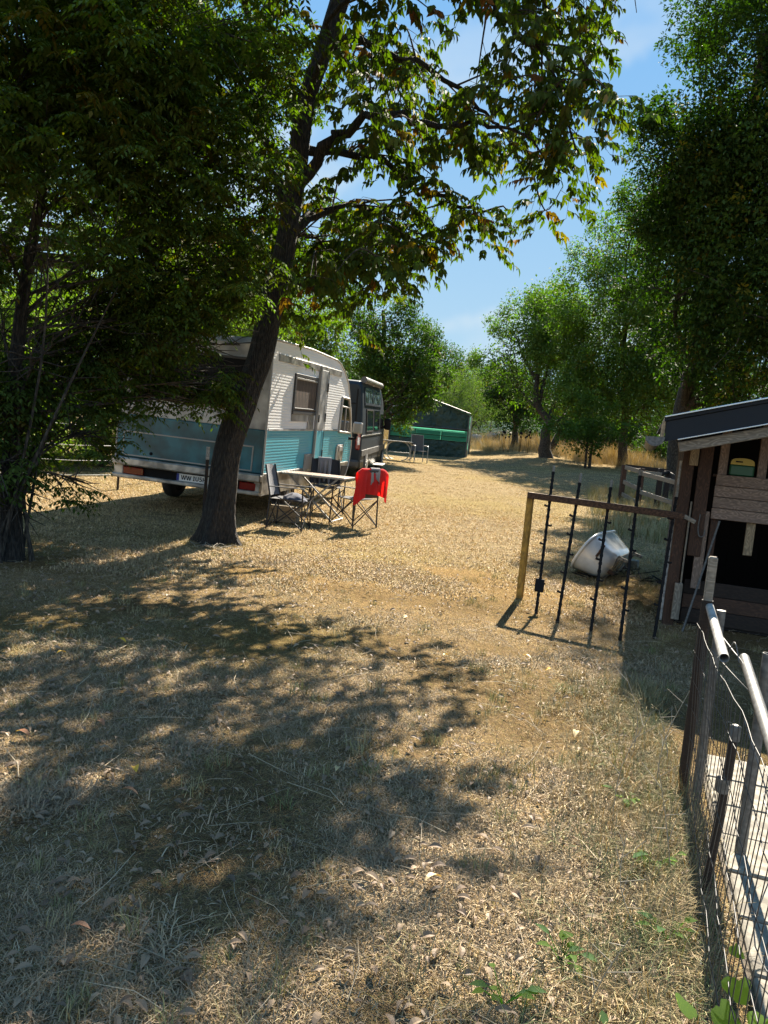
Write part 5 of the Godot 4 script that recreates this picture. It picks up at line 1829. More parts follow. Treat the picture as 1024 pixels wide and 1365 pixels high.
# a cloth hung over an edge: points along the drape, from the near hem over the top to the far hem
func drape(called: String, label: String, m: Material, tr: Transform3D, width: float, near: float, far: float, sway: float, skew: float) -> MeshInstance3D:
	var b := MB.new()
	b.xf = tr
	var rows := []
	var nu := 30
	var nv := 26
	for j in nv + 1:
		var s := lerpf(-near, far, float(j) / nv)
		var ring := PackedVector3Array()
		for i in nu + 1:
			var u := (float(i) / nu - 0.5)
			var fall := absf(s)
			var fold := (0.042 * sin(u * 19.0 + 1.0 + 2.0 * fall) + 0.022 * sin(u * 41.0 + 3.0 * fall)) * ss(0.02, 0.35, fall)
			# corners hang lower and draw in
			var xx := u * width * (1.0 + sway * fall) + skew * fall
			var over := maxf(absf(u * width) - 0.235, 0.0)
			var r := 0.028
			var y := -fall + r
			var z := (r + fold + 0.05 * fall) * (1.0 if s < 0 else -1.0)
			if fall < r * 1.5:
				var a := s / (r * 1.5) * PI * 0.5
				y = r * cos(a) - 0.0
				z = -r * sin(a)
			y -= over * 0.5 + over * over * 1.5
			y -= 0.10 * ss(0.15, 0.5, absf(u)) * ss(near * 0.4, near, fall) + 0.02 * sin(u * 9.0) * fall
			ring.append(Vector3(xx, y, z))
		rows.append(ring)
	b.rings(rows, false, false, false)
	var o := part(called, b, m)
	tag(o, label, "towel")
	return o

func camp() -> void:
	var c1 := camp_chair("black camping chair nearest the caravan's rear corner, facing the table", on(-1.37, -11.12), Vector3(0.97, 0, 0.12), M.fabric_grey)
	var c2 := camp_chair("black camping chair behind the table, against the caravan side", on(-1.02, -13.25), Vector3(0.25, 0, 1.0), M.fabric)
	var c3 := camp_chair("black camping chair seen from behind, under the red towel", on(-0.47, -11.98), Vector3(-0.73, 0, -0.67), M.fabric)
	c3.rotation.z = 0.0
	var tr := c3.transform * Transform3D(Basis(), Vector3(0.0, 0.905, 0.335))
	drape("red_towel", "bright red towel hung over the back of the right camping chair", M.towel_red, tr, 0.66, 0.40, 0.22, 0.20, -0.03)
	var tr2 := c3.transform * Transform3D(Basis(), Vector3(0.03, 0.918, 0.338))
	drape("striped_cloth", "small grey white cloth laid over the red towel", M.towel_grey, tr2, 0.20, 0.17, 0.1, 0.0, 0.0)
	var tr3 := c2.transform * Transform3D(Basis(), Vector3(0.02, 0.905, 0.335))
	drape("grey_towel", "grey towel hung over the chair behind the table", M.towel_grey, tr3, 0.24, 0.25, 0.42, 0.05, 0.0)
	# dark cloth bundled on the first chair's seat
	var b := MB.new()
	b.xf = c1.transform
	var rs := []
	for j in 7:
		var ring := PackedVector3Array()
		var h := j / 6.0
		for i in 20:
			var a := TAU * i / 20
			var r := (0.20 - 0.14 * h * h) * (1.0 + 0.35 * nf.get_noise_3d(cos(a) * 50.0, h * 90.0, sin(a) * 50.0))
			ring.append(Vector3(0.02 + cos(a) * r, 0.42 + h * 0.11, -0.06 + sin(a) * r * 0.9))
		rs.append(ring)
	b.rings(rs, false, true)
	tag(part("folded_cloth", b, M.towel_dark), "crumpled dark blue cloth lying on the seat of the left camping chair", "cloth")
	# folding slatted table
	var t := thing("folding_table", "folding camping table with wooden slat top and crossed metal legs", "table", on(-1.10, -12.35), axes(Vector3(0.22, 0, -0.98)))
	for k in 7:
		boxpart("slat", Vector3(0, 0.715, -0.27 + k * 0.09), Vector3(0.98, 0.014, 0.082), M.table_wood, t, 0.004)
	b = MB.new()
	b.box(Vector3(0, 0.705, 0.325), Vector3(1.04, 0.028, 0.02), 0.005)
	b.box(Vector3(0, 0.705, -0.325), Vector3(1.04, 0.028, 0.02), 0.005)
	b.box(Vector3(0.51, 0.705, 0), Vector3(0.02, 0.028, 0.63), 0.005)
	b.box(Vector3(-0.51, 0.705, 0), Vector3(0.02, 0.028, 0.63), 0.005)
	part("top_frame", b, M.alu, t)
	for z in [-0.27, 0.27]:
		for s in [-1.0, 1.0]:
			b = MB.new()
			b.beam(Vector3(s * 0.40, 0.69, z), Vector3(-s * 0.36, 0.0, z + 0.03 * s), 0.022, 0.028, 0.004)
			part("leg", b, M.alu, t)
	for x in [-0.38, 0.38]:
		b = MB.new()
		b.tube([Vector3(x, 0.03, -0.28), Vector3(x, 0.03, 0.28)], 0.010, 6)
		part("cross_bar", b, M.alu, t)
	# block by the caravan's corner
	var bx := thing("wooden_block", "brown wooden block under the left camping chair beside the caravan", "block", on(-1.5, -11.62), axes(Vector3(0.2, 0, -1)))
	for k in 3:
		boxpart("plank", Vector3(0, 0.06 + k * 0.085, 0), Vector3(0.42, 0.08, 0.22), M.wood_pale, bx, 0.006)

# ---------------------------------------------------------------- gate of leaning fence posts
func gate() -> void:
	var root := thing("rusty_frame", "rusty steel frame with yellowed upright and brown top rail beside the hut", "frame", on(1.45, -7.7))
	var o := root.position
	var b := MB.new()
	b.box(Vector3(0, 0.5, 0), Vector3(0.06, 1.16, 0.06), 0.006, axes(Vector3(0.6, 0, -1)))
	part("upright", b, M.yellow_rust, root)
	b = MB.new()
	b.beam(Vector3(-0.03, 1.05, 0.02) , Vector3(2.66, 1.04, -6.8) - o, 0.05, 0.062, 0.005)
	part("top_rail", b, M.rust, root)
	b = MB.new()
	b.beam(Vector3(2.63, 1.055, -6.815) - o, Vector3(2.74, 1.0, -6.76) - o, 0.04, 0.035, 0.004)
	part("end_bracket", b, M.wood_grey, root)
	var posts := [
		[Vector3(1.49, -0.12, -7.02), Vector3(1.66, 1.36, -7.76), "first black plastic fence post from the yellow upright, with a clamp low down"],
		[Vector3(1.62, -0.12, -6.72), Vector3(1.90, 1.31, -7.60), "second black plastic fence post leaning on the brown rail"],
		[Vector3(1.87, -0.12, -6.52), Vector3(2.15, 1.28, -7.40), "third black plastic fence post, in front of the bathtub"],
		[Vector3(2.05, -0.12, -6.27), Vector3(2.40, 1.40, -7.36), "fourth and tallest black plastic fence post leaning on the rail"],
		[Vector3(2.38, -0.12, -6.42), Vector3(2.63, 1.30, -6.98), "last black plastic fence post, in the shade right by the hut"]]
	for i in posts.size():
		var q = posts[i]
		var a: Vector3 = q[0]
		var d: Vector3 = q[1] - a
		var len: float = d.length()
		var y := d / len
		var x := y.cross(Vector3.BACK).normalized()
		x = -x if x.x < 0 else x
		var p := thing("fence_post", q[2], "fence post", a, Basis(x, y, x.cross(y)), "black fence posts leaning on the rail")
		var m := MB.new()
		# ribbed shank
		var prof := []
		var s := 0.0
		while s < len - 0.14:
			prof.append([0.0135, s])
			prof.append([0.0135, s + 0.05])
			prof.append([0.0170, s + 0.055])
			prof.append([0.0170, s + 0.075])
			s += 0.08
		m.lathe(Vector3.ZERO, Vector3.UP, prof, 8)
		part("shank", m, M.black, p)
		m = MB.new()
		m.lathe(Vector3(0, s - 0.005, 0), Vector3.UP, [[0.0145, 0.0], [0.0145, len - s - 0.01], [0.010, len - s + 0.01]], 10)
		part("tip", m, M.wood_grey, p)
		for k in 5:
			m = MB.new()
			var sd := -1.0 if (k + i) % 3 else 1.0
			var hy := 0.42 + k * 0.2
			m.box(Vector3(sd * 0.022, hy, 0), Vector3(0.032, 0.016, 0.018), 0.003)
			m.lathe(Vector3(sd * 0.040, hy + 0.003, -0.006), Vector3.BACK, [[0.011, 0.0], [0.011, 0.012]], 8)
			part("insulator", m, M.black, p)
		if i == 0:
			m = MB.new()
			m.box(Vector3(0, 0.40, 0), Vector3(0.085, 0.13, 0.03), 0.008)
			part("clamp", m, M.black, p)

# ---------------------------------------------------------------- bathtub
func bathtub() -> void:
	var up := Vector3(-0.74, 0.48, -0.46).normalized()
	var lie := Vector3(0.53, 0.0, -0.85)
	lie = (lie - up * lie.dot(up)).normalized()
	var side := up.cross(-lie).normalized()
	var root := thing("bathtub", "old white enamel bathtub tipped on its side behind the black posts", "bathtub", Vector3(2.72, 0.32, -9.75), Basis(side, up, -lie).scaled(Vector3.ONE * 0.8))
	var outer := []
	var inner := []
	var ln := 0.78
	for j in 11:
		var t := j / 10.0
		var ring := PackedVector3Array()
		var ring2 := PackedVector3Array()
		var hw := 0.345 - 0.10 * t - 0.16 * pow(maxf(t - 0.75, 0.0) * 4.0, 2.0) * 0.6
		var hl := ln - 0.18 * t - 0.25 * pow(maxf(t - 0.75, 0.0) * 4.0, 2.0) * 0.6
		var y := -0.47 * (t if t < 0.8 else 0.8 + 0.2 * sin((t - 0.8) / 0.2 * PI * 0.5))
		for i in 36:
			var a := TAU * i / 36
			var cx := signf(cos(a)) * pow(absf(cos(a)), 0.75)
			var cz := signf(sin(a)) * pow(absf(sin(a)), 0.6)
			ring.append(Vector3(cx * hw, y, cz * hl))
			ring2.append(Vector3(cx * (hw - 0.02), minf(y + 0.015, 0.0), cz * (hl - 0.02)))
		outer.append(ring)
		inner.append(ring2)
	var b := MB.new()
	b.rings(outer, false, true)
	part("shell", b, M.enamel, root)
	b = MB.new()
	b.rings(inner, false, true)
	part("basin", b, M.enamel, root)
	b = MB.new()
	var rim := []
	for i in 37:
		rim.append(outer[0][i % 36])
	b.tube(rim, 0.026, 8, false)
	part("rim", b, M.enamel, root)
	for z in [-0.42, 0.42]:
		b = MB.new()
		b.box(Vector3(0, -0.46, z), Vector3(0.52, 0.05, 0.06), 0.01)
		b.beam(Vector3(-0.22, -0.44, z), Vector3(-0.26, -0.60, z), 0.05, 0.05, 0.006, Vector3.RIGHT)
		b.beam(Vector3(0.22, -0.44, z), Vector3(0.26, -0.60, z), 0.05, 0.05, 0.006, Vector3.RIGHT)
		part("foot", b, M.enamel_back, root)
	b = MB.new()
	b.lathe(Vector3(0.0, -0.47, 0.55), Vector3.DOWN, [[0.035, 0.0], [0.035, 0.05], [0.025, 0.06], [0.025, 0.1]], 12)
	part("drain", b, M.rust, root)
	b = MB.new()
	b.box(Vector3(0.2, -0.22, 0.68), Vector3(0.22, 0.035, 0.03), 0.006)
	part("bracket", b, M.rust, root)
	var k := thing("concrete_block", "small pale concrete block on the ground right of the bathtub", "block", on(3.36, -10.3), axes(Vector3(0.5, 0, -1)))
	b = MB.new()
	b.box(Vector3(0, 0.05, 0), Vector3(0.24, 0.11, 0.16), 0.01)
	part("body", b, M.concrete, k)
	# rubbish of sticks under the tub
	b = MB.new()
	for i in 40:
		var p := on(2.5 + rr(0, 1.1), -9.5 + rr(-0.5, 0.35), 0.01)
		var a := rr(0, TAU)
		b.tube([p, p + Vector3(cos(a) * rr(0.1, 0.3), rr(0.0, 0.08), sin(a) * rr(0.1, 0.3))], rr(0.003, 0.008), 4)
	tag(part("sticks", b, M.wood_dark), "dry sticks and twigs lying under the bathtub", "sticks", "", "stuff")

# ---------------------------------------------------------------- wooden pen beyond
func pen() -> void:
	var root := thing("wooden_pen", "small pen of wooden posts and weathered rails left of the hut gutter", "fence", on(6.5, -20.5))
	var o := root.position
	var pts := [on(6.46, -21.2), on(6.62, -20.2), on(7.12, -20.2), on(6.7, -17.6), on(7.6, -21.0)]
	var hs := [0.98, 0.98, 1.02, 1.0, 0.95]
	for i in 5:
		var b := MB.new()
		b.box(Vector3(0, hs[i] * 0.5 - 0.1, 0), Vector3(0.13, hs[i] + 0.2, 0.13), 0.015)
		var p := part("post", b, M.wood_brown if i < 2 else M.wood_dark, root)
		p.position = pts[i] - o
	for q in [[0, 1, 0.92, 0.88, 0], [0, 1, 0.52, 0.42, 0], [0, 1, 0.18, 0.06, 0], [0, 4, 0.95, 0.93, 1], [1, 3, 0.84, 0.82, 0], [1, 3, 0.36, 0.34, 0], [2, 4, 0.9, 0.9, 1], [1, 2, 0.86, 0.86, 0], [4, 3, 0.88, 0.86, 1]]:
		var b := MB.new()
		b.beam(pts[q[0]] - o + Vector3(0, q[2], 0.08), pts[q[1]] - o + Vector3(0, q[3], 0.08), 0.035, 0.11, 0.006)
		part("rail", b, M.wood_dark if q[4] else M.wood_grey, root)

# ---------------------------------------------------------------- hut
func hut() -> void:
	var bs := axes(Vector3(0.31, 0, -0.95))
	var root := thing("wooden_hut", "dark wooden hut with felt roof, open front and plank panel at the right edge", "hut", Vector3(2.78, 0.0, -7.15), bs)
	var ex := -0.29
	var zf := 0.83
	var zb := -2.9
	var slope := 0.277
	var rx := 2.2
	var ye := 1.87
	# roof slabs
	for sd in [0, 1]:
		var x0 := ex if sd == 0 else rx
		var x1 := rx if sd == 0 else rx * 2 - ex
		var y0 := ye if sd == 0 else ye + slope * (rx - ex)
		var y1 := ye + slope * (rx - ex) if sd == 0 else ye
		var b := MB.new()
		b.poly(PackedVector2Array([Vector2(x0, y0 - 0.03), Vector2(x1, y1 - 0.03), Vector2(x1, y1), Vector2(x0, y0)]), Transform3D(Basis(), Vector3(0, 0, zf)), zf - zb)
		part("roof", b, M.felt, root)
		b = MB.new()
		b.poly(PackedVector2Array([Vector2(x0 + 0.02, y0 - 0.20), Vector2(x1, y1 - 0.20), Vector2(x1, y1 - 0.033), Vector2(x0 + 0.02, y0 - 0.033)]), Transform3D(Basis(), Vector3(0, 0, zf - 0.01)), 0.03)
		part("barge_board", b, M.felt, root)
		b = MB.new()
		b.beam(Vector3(x0, y0 + 0.004, zf + 0.004), Vector3(x1, y1 + 0.004, zf + 0.004), 0.03, 0.014, 0.003)
		part("drip_edge", b, M.chrome, root)
		b = MB.new()
		b.beam(Vector3(x0 + 0.12, y0 - 0.175, zf + 0.008), Vector3(x1, y1 - 0.205, zf + 0.008), 0.02, 0.012, 0.003)
		part("drip_edge", b, M.chrome, root)
		b = MB.new()
		b.beam(Vector3(x0 + 0.14, y0 - 0.235, zf - 0.08), Vector3(x1, y1 - 0.265, zf - 0.08), 0.06, 0.085, 0.006)
		part("verge_beam", b, M.wood_grey, root)
	# soffit boards across the overhang
	for k in 4:
		var z := zf - 0.22 - k * 0.75
		var b := MB.new()
		b.beam(Vector3(ex + 0.1, ye - 0.08, z), Vector3(rx, ye - 0.08 + slope * (rx - ex - 0.1), z), 0.06, 0.09, 0.005)
		part("rafter", b, M.wood_brown, root)
	# board ends at the left eave
	for k in 9:
		boxpart("eave_board", Vector3(ex + 0.005, ye - 0.115, zf - 0.05 - k * 0.095), Vector3(0.02, 0.165, 0.088), M.wood_pale, root, 0.004)
	# half round gutter along the left eave
	var g := MB.new()
	var rows := []
	for z in [zf + 0.02, zf - 0.6, -1.0, zb]:
		var ring := PackedVector3Array()
		for i in 11:
			var a := PI + PI * i / 10.0
			ring.append(Vector3(ex - 0.055 + cos(a) * 0.075, ye - 0.165 + sin(a) * 0.075, z))
		rows.append(ring)
	g.rings(rows, false, false, false)
	var rows2 := []
	for r in rows:
		var ring := PackedVector3Array()
		for p in r:
			ring.append(p + Vector3(0, 0.006, 0))
		rows2.append(ring)
	g.rings(rows2, false, false, false)
	var gut := part("gutter", g, M.galv, root)
	g = MB.new()
	var cap := PackedVector2Array()
	for i in 13:
		var a := PI + PI * i / 12.0
		cap.append(Vector2(ex - 0.055 + cos(a) * 0.078, ye - 0.165 + sin(a) * 0.078))
	g.poly(cap, Transform3D(Basis(), Vector3(0, 0, zf + 0.026)), 0.006)
	part("end_cap", g, M.galv, gut)
	# left wall of upright boards with pale battens
	for k in 15:
		var z := -0.06 - k * 0.175
		boxpart("board", Vector3(0.0, 0.90, z), Vector3(0.022, 1.66 + rr(-0.02, 0.02), 0.168), M.wood_dark if k % 3 else M.wood_brown, root, 0.003)
	# corner: brown uprights and a pale strip
	var wv := Basis(Vector3(0, 1, 0), Vector3(-1, 0, 0), Vector3(0, 0, 1))
	boxpart("corner_post", Vector3(-0.02, 0.84, 0.05), Vector3(1.72, 0.10, 0.10), M.wood_brown, root, 0.006, wv)
	boxpart("corner_board", Vector3(0.125, 1.20, 0.075), Vector3(1.06, 0.115, 0.024), M.wood_brown, root, 0.004, wv)
	boxpart("corner_strip", Vector3(-0.085, 0.78, 0.06), Vector3(1.50, 0.022, 0.022), M.pale_pipe, root, 0.003, wv)
	boxpart("corner_strip", Vector3(0.045, 0.62, 0.125), Vector3(1.1, 0.014, 0.018), M.wood_grey, root, 0.003, wv)
	boxpart("corner_block", Vector3(0.02, 1.58, 0.115), Vector3(0.17, 0.075, 0.03), M.wood_pale, root, 0.004, wv)
	boxpart("corner_block", Vector3(0.03, 0.24, 0.14), Vector3(0.34, 0.07, 0.04), M.wood_grey, root, 0.006, wv)
	# uprights over the plank panel, and lower ones
	boxpart("upright", Vector3(0.275, 1.56, 0.03), Vector3(0.62, 0.075, 0.04), M.plank_red, root, 0.004, wv)
	boxpart("upright", Vector3(0.60, 1.62, 0.03), Vector3(0.70, 0.075, 0.04), M.plank_red2, root, 0.004, wv)
	boxpart("upright", Vector3(0.175, 0.73, 0.06), Vector3(0.72, 0.085, 0.026), M.plank_red2, root, 0.004, wv)
	boxpart("upright", Vector3(0.265, 0.86, 0.03), Vector3(0.40, 0.06, 0.03), M.wood_brown, root, 0.004, wv)
	boxpart("upright", Vector3(0.575, 0.89, 0.03), Vector3(0.32, 0.075, 0.03), M.wood_pale, root, 0.004, wv)
	boxpart("upright", Vector3(1.6, 1.1, 0.03), Vector3(2.2, 0.09, 0.09), M.wood_brown, root, 0.006, wv)
	# plank panel: a ledged hatch of four boards
	for k in 4:
		boxpart("plank", Vector3(0.53 + rr(-0.004, 0.004), 1.388 - k * 0.1025, 0.075), Vector3(0.60, 0.098, 0.024), M.plank_red if k % 2 else M.plank_red2, root, 0.004)
	boxpart("ledge", Vector3(0.50, 1.425, -0.005), Vector3(0.60, 0.024, 0.13), M.wood_brown, root, 0.003)
	# lower siding and threshold
	for k in 3:
		boxpart("siding_board", Vector3(0.86, 0.10 + k * 0.135, -0.02), Vector3(1.55, 0.13, 0.022), M.wood_brown if k % 2 else M.wood_dark, root, 0.004)
	# closed part of the front, right wall, back wall, floor
	for k in 12:
		boxpart("board", Vector3(1.75 + k * 0.175, 1.0, 0.0), Vector3(0.168, 1.9, 0.022), M.wood_dark if k % 2 else M.wood_brown, root, 0.003)
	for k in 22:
		boxpart("board", Vector3(0.09 + k * 0.175, 1.05, -2.65), Vector3(0.1745, 2.1, 0.022), M.inside_shaded, root, 0.003)
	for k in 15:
		boxpart("board", Vector3(3.85, 0.92, -0.1 - k * 0.175), Vector3(0.022, 1.75, 0.1745), M.inside_shaded, root, 0.003)
	boxpart("floor", Vector3(1.92, 0.03, -1.33), Vector3(3.8, 0.05, 2.6), M.inside_shaded, root, 0.004)
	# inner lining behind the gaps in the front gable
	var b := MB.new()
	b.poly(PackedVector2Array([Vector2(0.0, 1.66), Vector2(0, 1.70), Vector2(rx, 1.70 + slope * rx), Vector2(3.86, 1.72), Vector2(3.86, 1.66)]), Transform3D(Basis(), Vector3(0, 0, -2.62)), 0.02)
	part("back_gable", b, M.inside_shaded, root)
	b = MB.new()
	b.tube(smooth([Vector3(0.135, 1.06, 0.10), Vector3(0.13, 0.93, 0.11), Vector3(0.15, 0.86, 0.12), Vector3(0.185, 0.87, 0.12), Vector3(0.19, 0.92, 0.11)], 4), 0.006, 6)
	part("hook", b, M.galv, root)
	# things by the hut
	var pk := thing("seed_pack", "small yellow and green pack with rounded top on the hut ledge", "pack", root.transform * Vector3(0.435, 1.4385, 0.012), bs)
	b = MB.new()
	b.box(Vector3(0, 0.05, 0), Vector3(0.205, 0.10, 0.085), 0.012)
	part("body", b, M.green_pack, pk)
	b = MB.new()
	var arch := PackedVector2Array()
	for i in 13:
		var a := PI * i / 12.0
		arch.append(Vector2(cos(a) * 0.1, 0.100 + pow(sin(a), 0.5) * 0.062))
	b.poly(arch, Transform3D(Basis(), Vector3(0, 0, 0.04)), 0.08)
	part("cap", b, M.yellow_pack, pk)
	b = MB.new()
	b.box(Vector3(-0.03, 0.128, 0.042), Vector3(0.06, 0.012, 0.003), 0.001)
	part("print", b, M.black, pk)
	var rod := thing("metal_rod", "thin grey metal rod leaning under the plank panel", "rod", root.transform * Vector3(0.10, 0.0, 0.30), bs)
	b = MB.new()
	b.tube([Vector3(0, 0.0, 0), Vector3(0.20, 1.02, -0.17)], 0.010, 8)
	part("shaft", b, M.galv, rod)

# ---------------------------------------------------------------- path, wire fence, weeds at the right
func along(u: float, s: float, y := 0.0) -> Vector3:
	# u metres right of the fence line, s metres along it from the camera
	return Vector3(0.41 + 0.301 * s + 0.954 * u, y, -0.954 * s + 0.301 * u)

func path() -> void:
	var bs := axes(Vector3(0.301, 0, -0.954))
	var b := MB.new()
	b.box(Vector3(0, 0, 0), Vector3(2.6, 0.05, 5.1), 0.0)
	var bed := part("path", b, M.soil)
	bed.transform = Transform3D(bs, along(1.40, 1.55, -0.005))
	tag(bed, "garden path of pale concrete slabs behind the wire fence", "path", "", "structure")
	var meshes := []
	for k in 3:
		var m := MB.new()
		m.box(Vector3.ZERO, Vector3(0.492 - 0.002 * k, 0.05, 0.292 - 0.002 * k), 0.006)
		meshes.append(m.mesh())
	for r in 16:
		for c in 5:
			var s := -0.6 + r * 0.3
			var tr := Transform3D(bs * Basis(Vector3.UP, rr(-0.008, 0.008)) * Basis(Vector3.RIGHT, rr(-0.008, 0.008)), along(0.36 + c * 0.5, s, 0.018 + rr(-0.004, 0.004)))
			share("paving_slab", meshes[rng.randi() % 3], M.concrete if rng.randf() < 0.6 else M.concrete2, bed, bed.transform.affine_inverse() * tr)

func wire_fence() -> void:
	var root := thing("wire_fence", "black wire mesh fence with metal posts and pipes along the path", "fence", along(0, 3.6))
	var o := root.position
	var b := MB.new()
	# first post: dark stake with a pale top, and the galvanised one beside it
	b.tube([along(0, 3.6, -0.2) - o, along(0, 3.6, 0.9) - o], 0.026, 8)
	part("post", b, M.wood_dark, root)
	b = MB.new()
	b.box(along(0, 3.6, 0.99) - o, Vector3(0.038, 0.22, 0.034), 0.006, axes(Vector3(0.301, 0, -0.954)))
	part("post_top", b, M.wood_grey, root)
	b = MB.new()
	b.tube([along(0.05, 3.5, -0.2) - o, along(0.05, 3.5, 0.88) - o], 0.019, 12)
	part("post", b, M.galv, root)
	b = MB.new()
	b.lathe(along(0.17, 3.0, -0.2) - o, Vector3.UP, [[0.021, 0.0], [0.021, 1.03], [0.017, 1.03], [0.017, 0.8]], 16, false)
	part("post", b, M.galv, root)
	b = MB.new()
	b.tube([along(0.02, 2.72, -0.2) - o, along(0.05, 2.72, 0.60) - o], 0.016, 8)
	part("stake", b, M.wood_dark, root)
	b = MB.new()
	b.lathe(along(0.05, 2.72, 0.57) - o, Vector3.UP, [[0.019, 0.0], [0.019, 0.05], [0.010, 0.055]], 10)
	b.lathe(along(0.035, 2.72, 0.38) - o, Vector3.UP, [[0.022, 0.0], [0.022, 0.05]], 10)
	part("stake_cap", b, M.galv, root)
	b = MB.new()
	b.tube([along(0.02, 1.2, -0.2) - o, along(0.02, 1.2, 0.80) - o], 0.024, 8)
	part("post", b, M.galv, root)
	# pipes laid along the top
	for q in [[Vector3(1.50, 0.875, -3.42), Vector3(1.27, 0.82, -2.72), 0.018, M.pale_pipe], [Vector3(1.445, 0.775, -2.93), Vector3(0.87, 0.60, -1.2), 0.019, M.galv]]:
		b = MB.new()
		var d: Vector3 = q[1] - q[0]
		b.lathe(q[0] - o, d, [[q[2] * 0.85, 0.3], [q[2] * 0.85, 0.0], [q[2], 0.0], [q[2], d.length()], [q[2] * 0.82, d.length()], [q[2] * 0.82, d.length() - 0.3]], 14, true)
		part("rail_pipe", b, q[3], root)
	# mesh: line wires and uprights, a little slack
	b = MB.new()
	var s := 0.45
	while s < 3.62:
		var ps := []
		for k in 7:
			var h := 0.78 * k / 6.0
			ps.append(along(0.014 * sin(h * 5.0 + s * 2.0) + 0.004 * sin(s * 17.0) - 0.01, s + 0.007 * sin(s * 9.0 + h * 3.0), h) - o)
		b.tube(ps, 0.0016, 4, false)
		s += 0.062
	for r in 7:
		var ps := []
		for k in 28:
			var q := 0.45 + 3.2 * k / 27.0
			var h := 0.01 + 0.128 * r
			ps.append(along(0.014 * sin(h * 5.0 + q * 2.0) + 0.004 * sin(q * 17.0) - 0.01, q, h + 0.008 * sin(q * 6.0)) - o)
		b.tube(ps, 0.0016, 4, false)
	part("wire_mesh", b, M.wire, root).set_meta("kind", "stuff")
	for q in [[[along(0.02, 3.4, 0.82), along(0.06, 3.1, 0.80), along(0.1, 2.95, 0.75), along(0.14, 2.5, 0.55), along(0.05, 2.1, 0.62), along(0.1, 1.7, 0.5)], 0.003], [[along(0.0, 3.3, 0.75), along(0.08, 3.1, 0.7), along(0.14, 3.02, 0.66)], 0.002], [[along(0.1, 2.9, 0.6), along(0.2, 2.6, 0.3), along(0.12, 2.3, 0.1), along(0.3, 1.9, 0.06)], 0.0022], [[along(0.02, 3.0, 0.70), along(0.04, 2.96, 0.86), along(0.06, 2.9, 0.80)], 0.002]]:
		b = MB.new()
		var ps := []
		for p in q[0]:
			ps.append(p - o)
		b.tube(smooth(ps, 6), q[1], 5)
		part("loose_wire", b, M.galv, root)

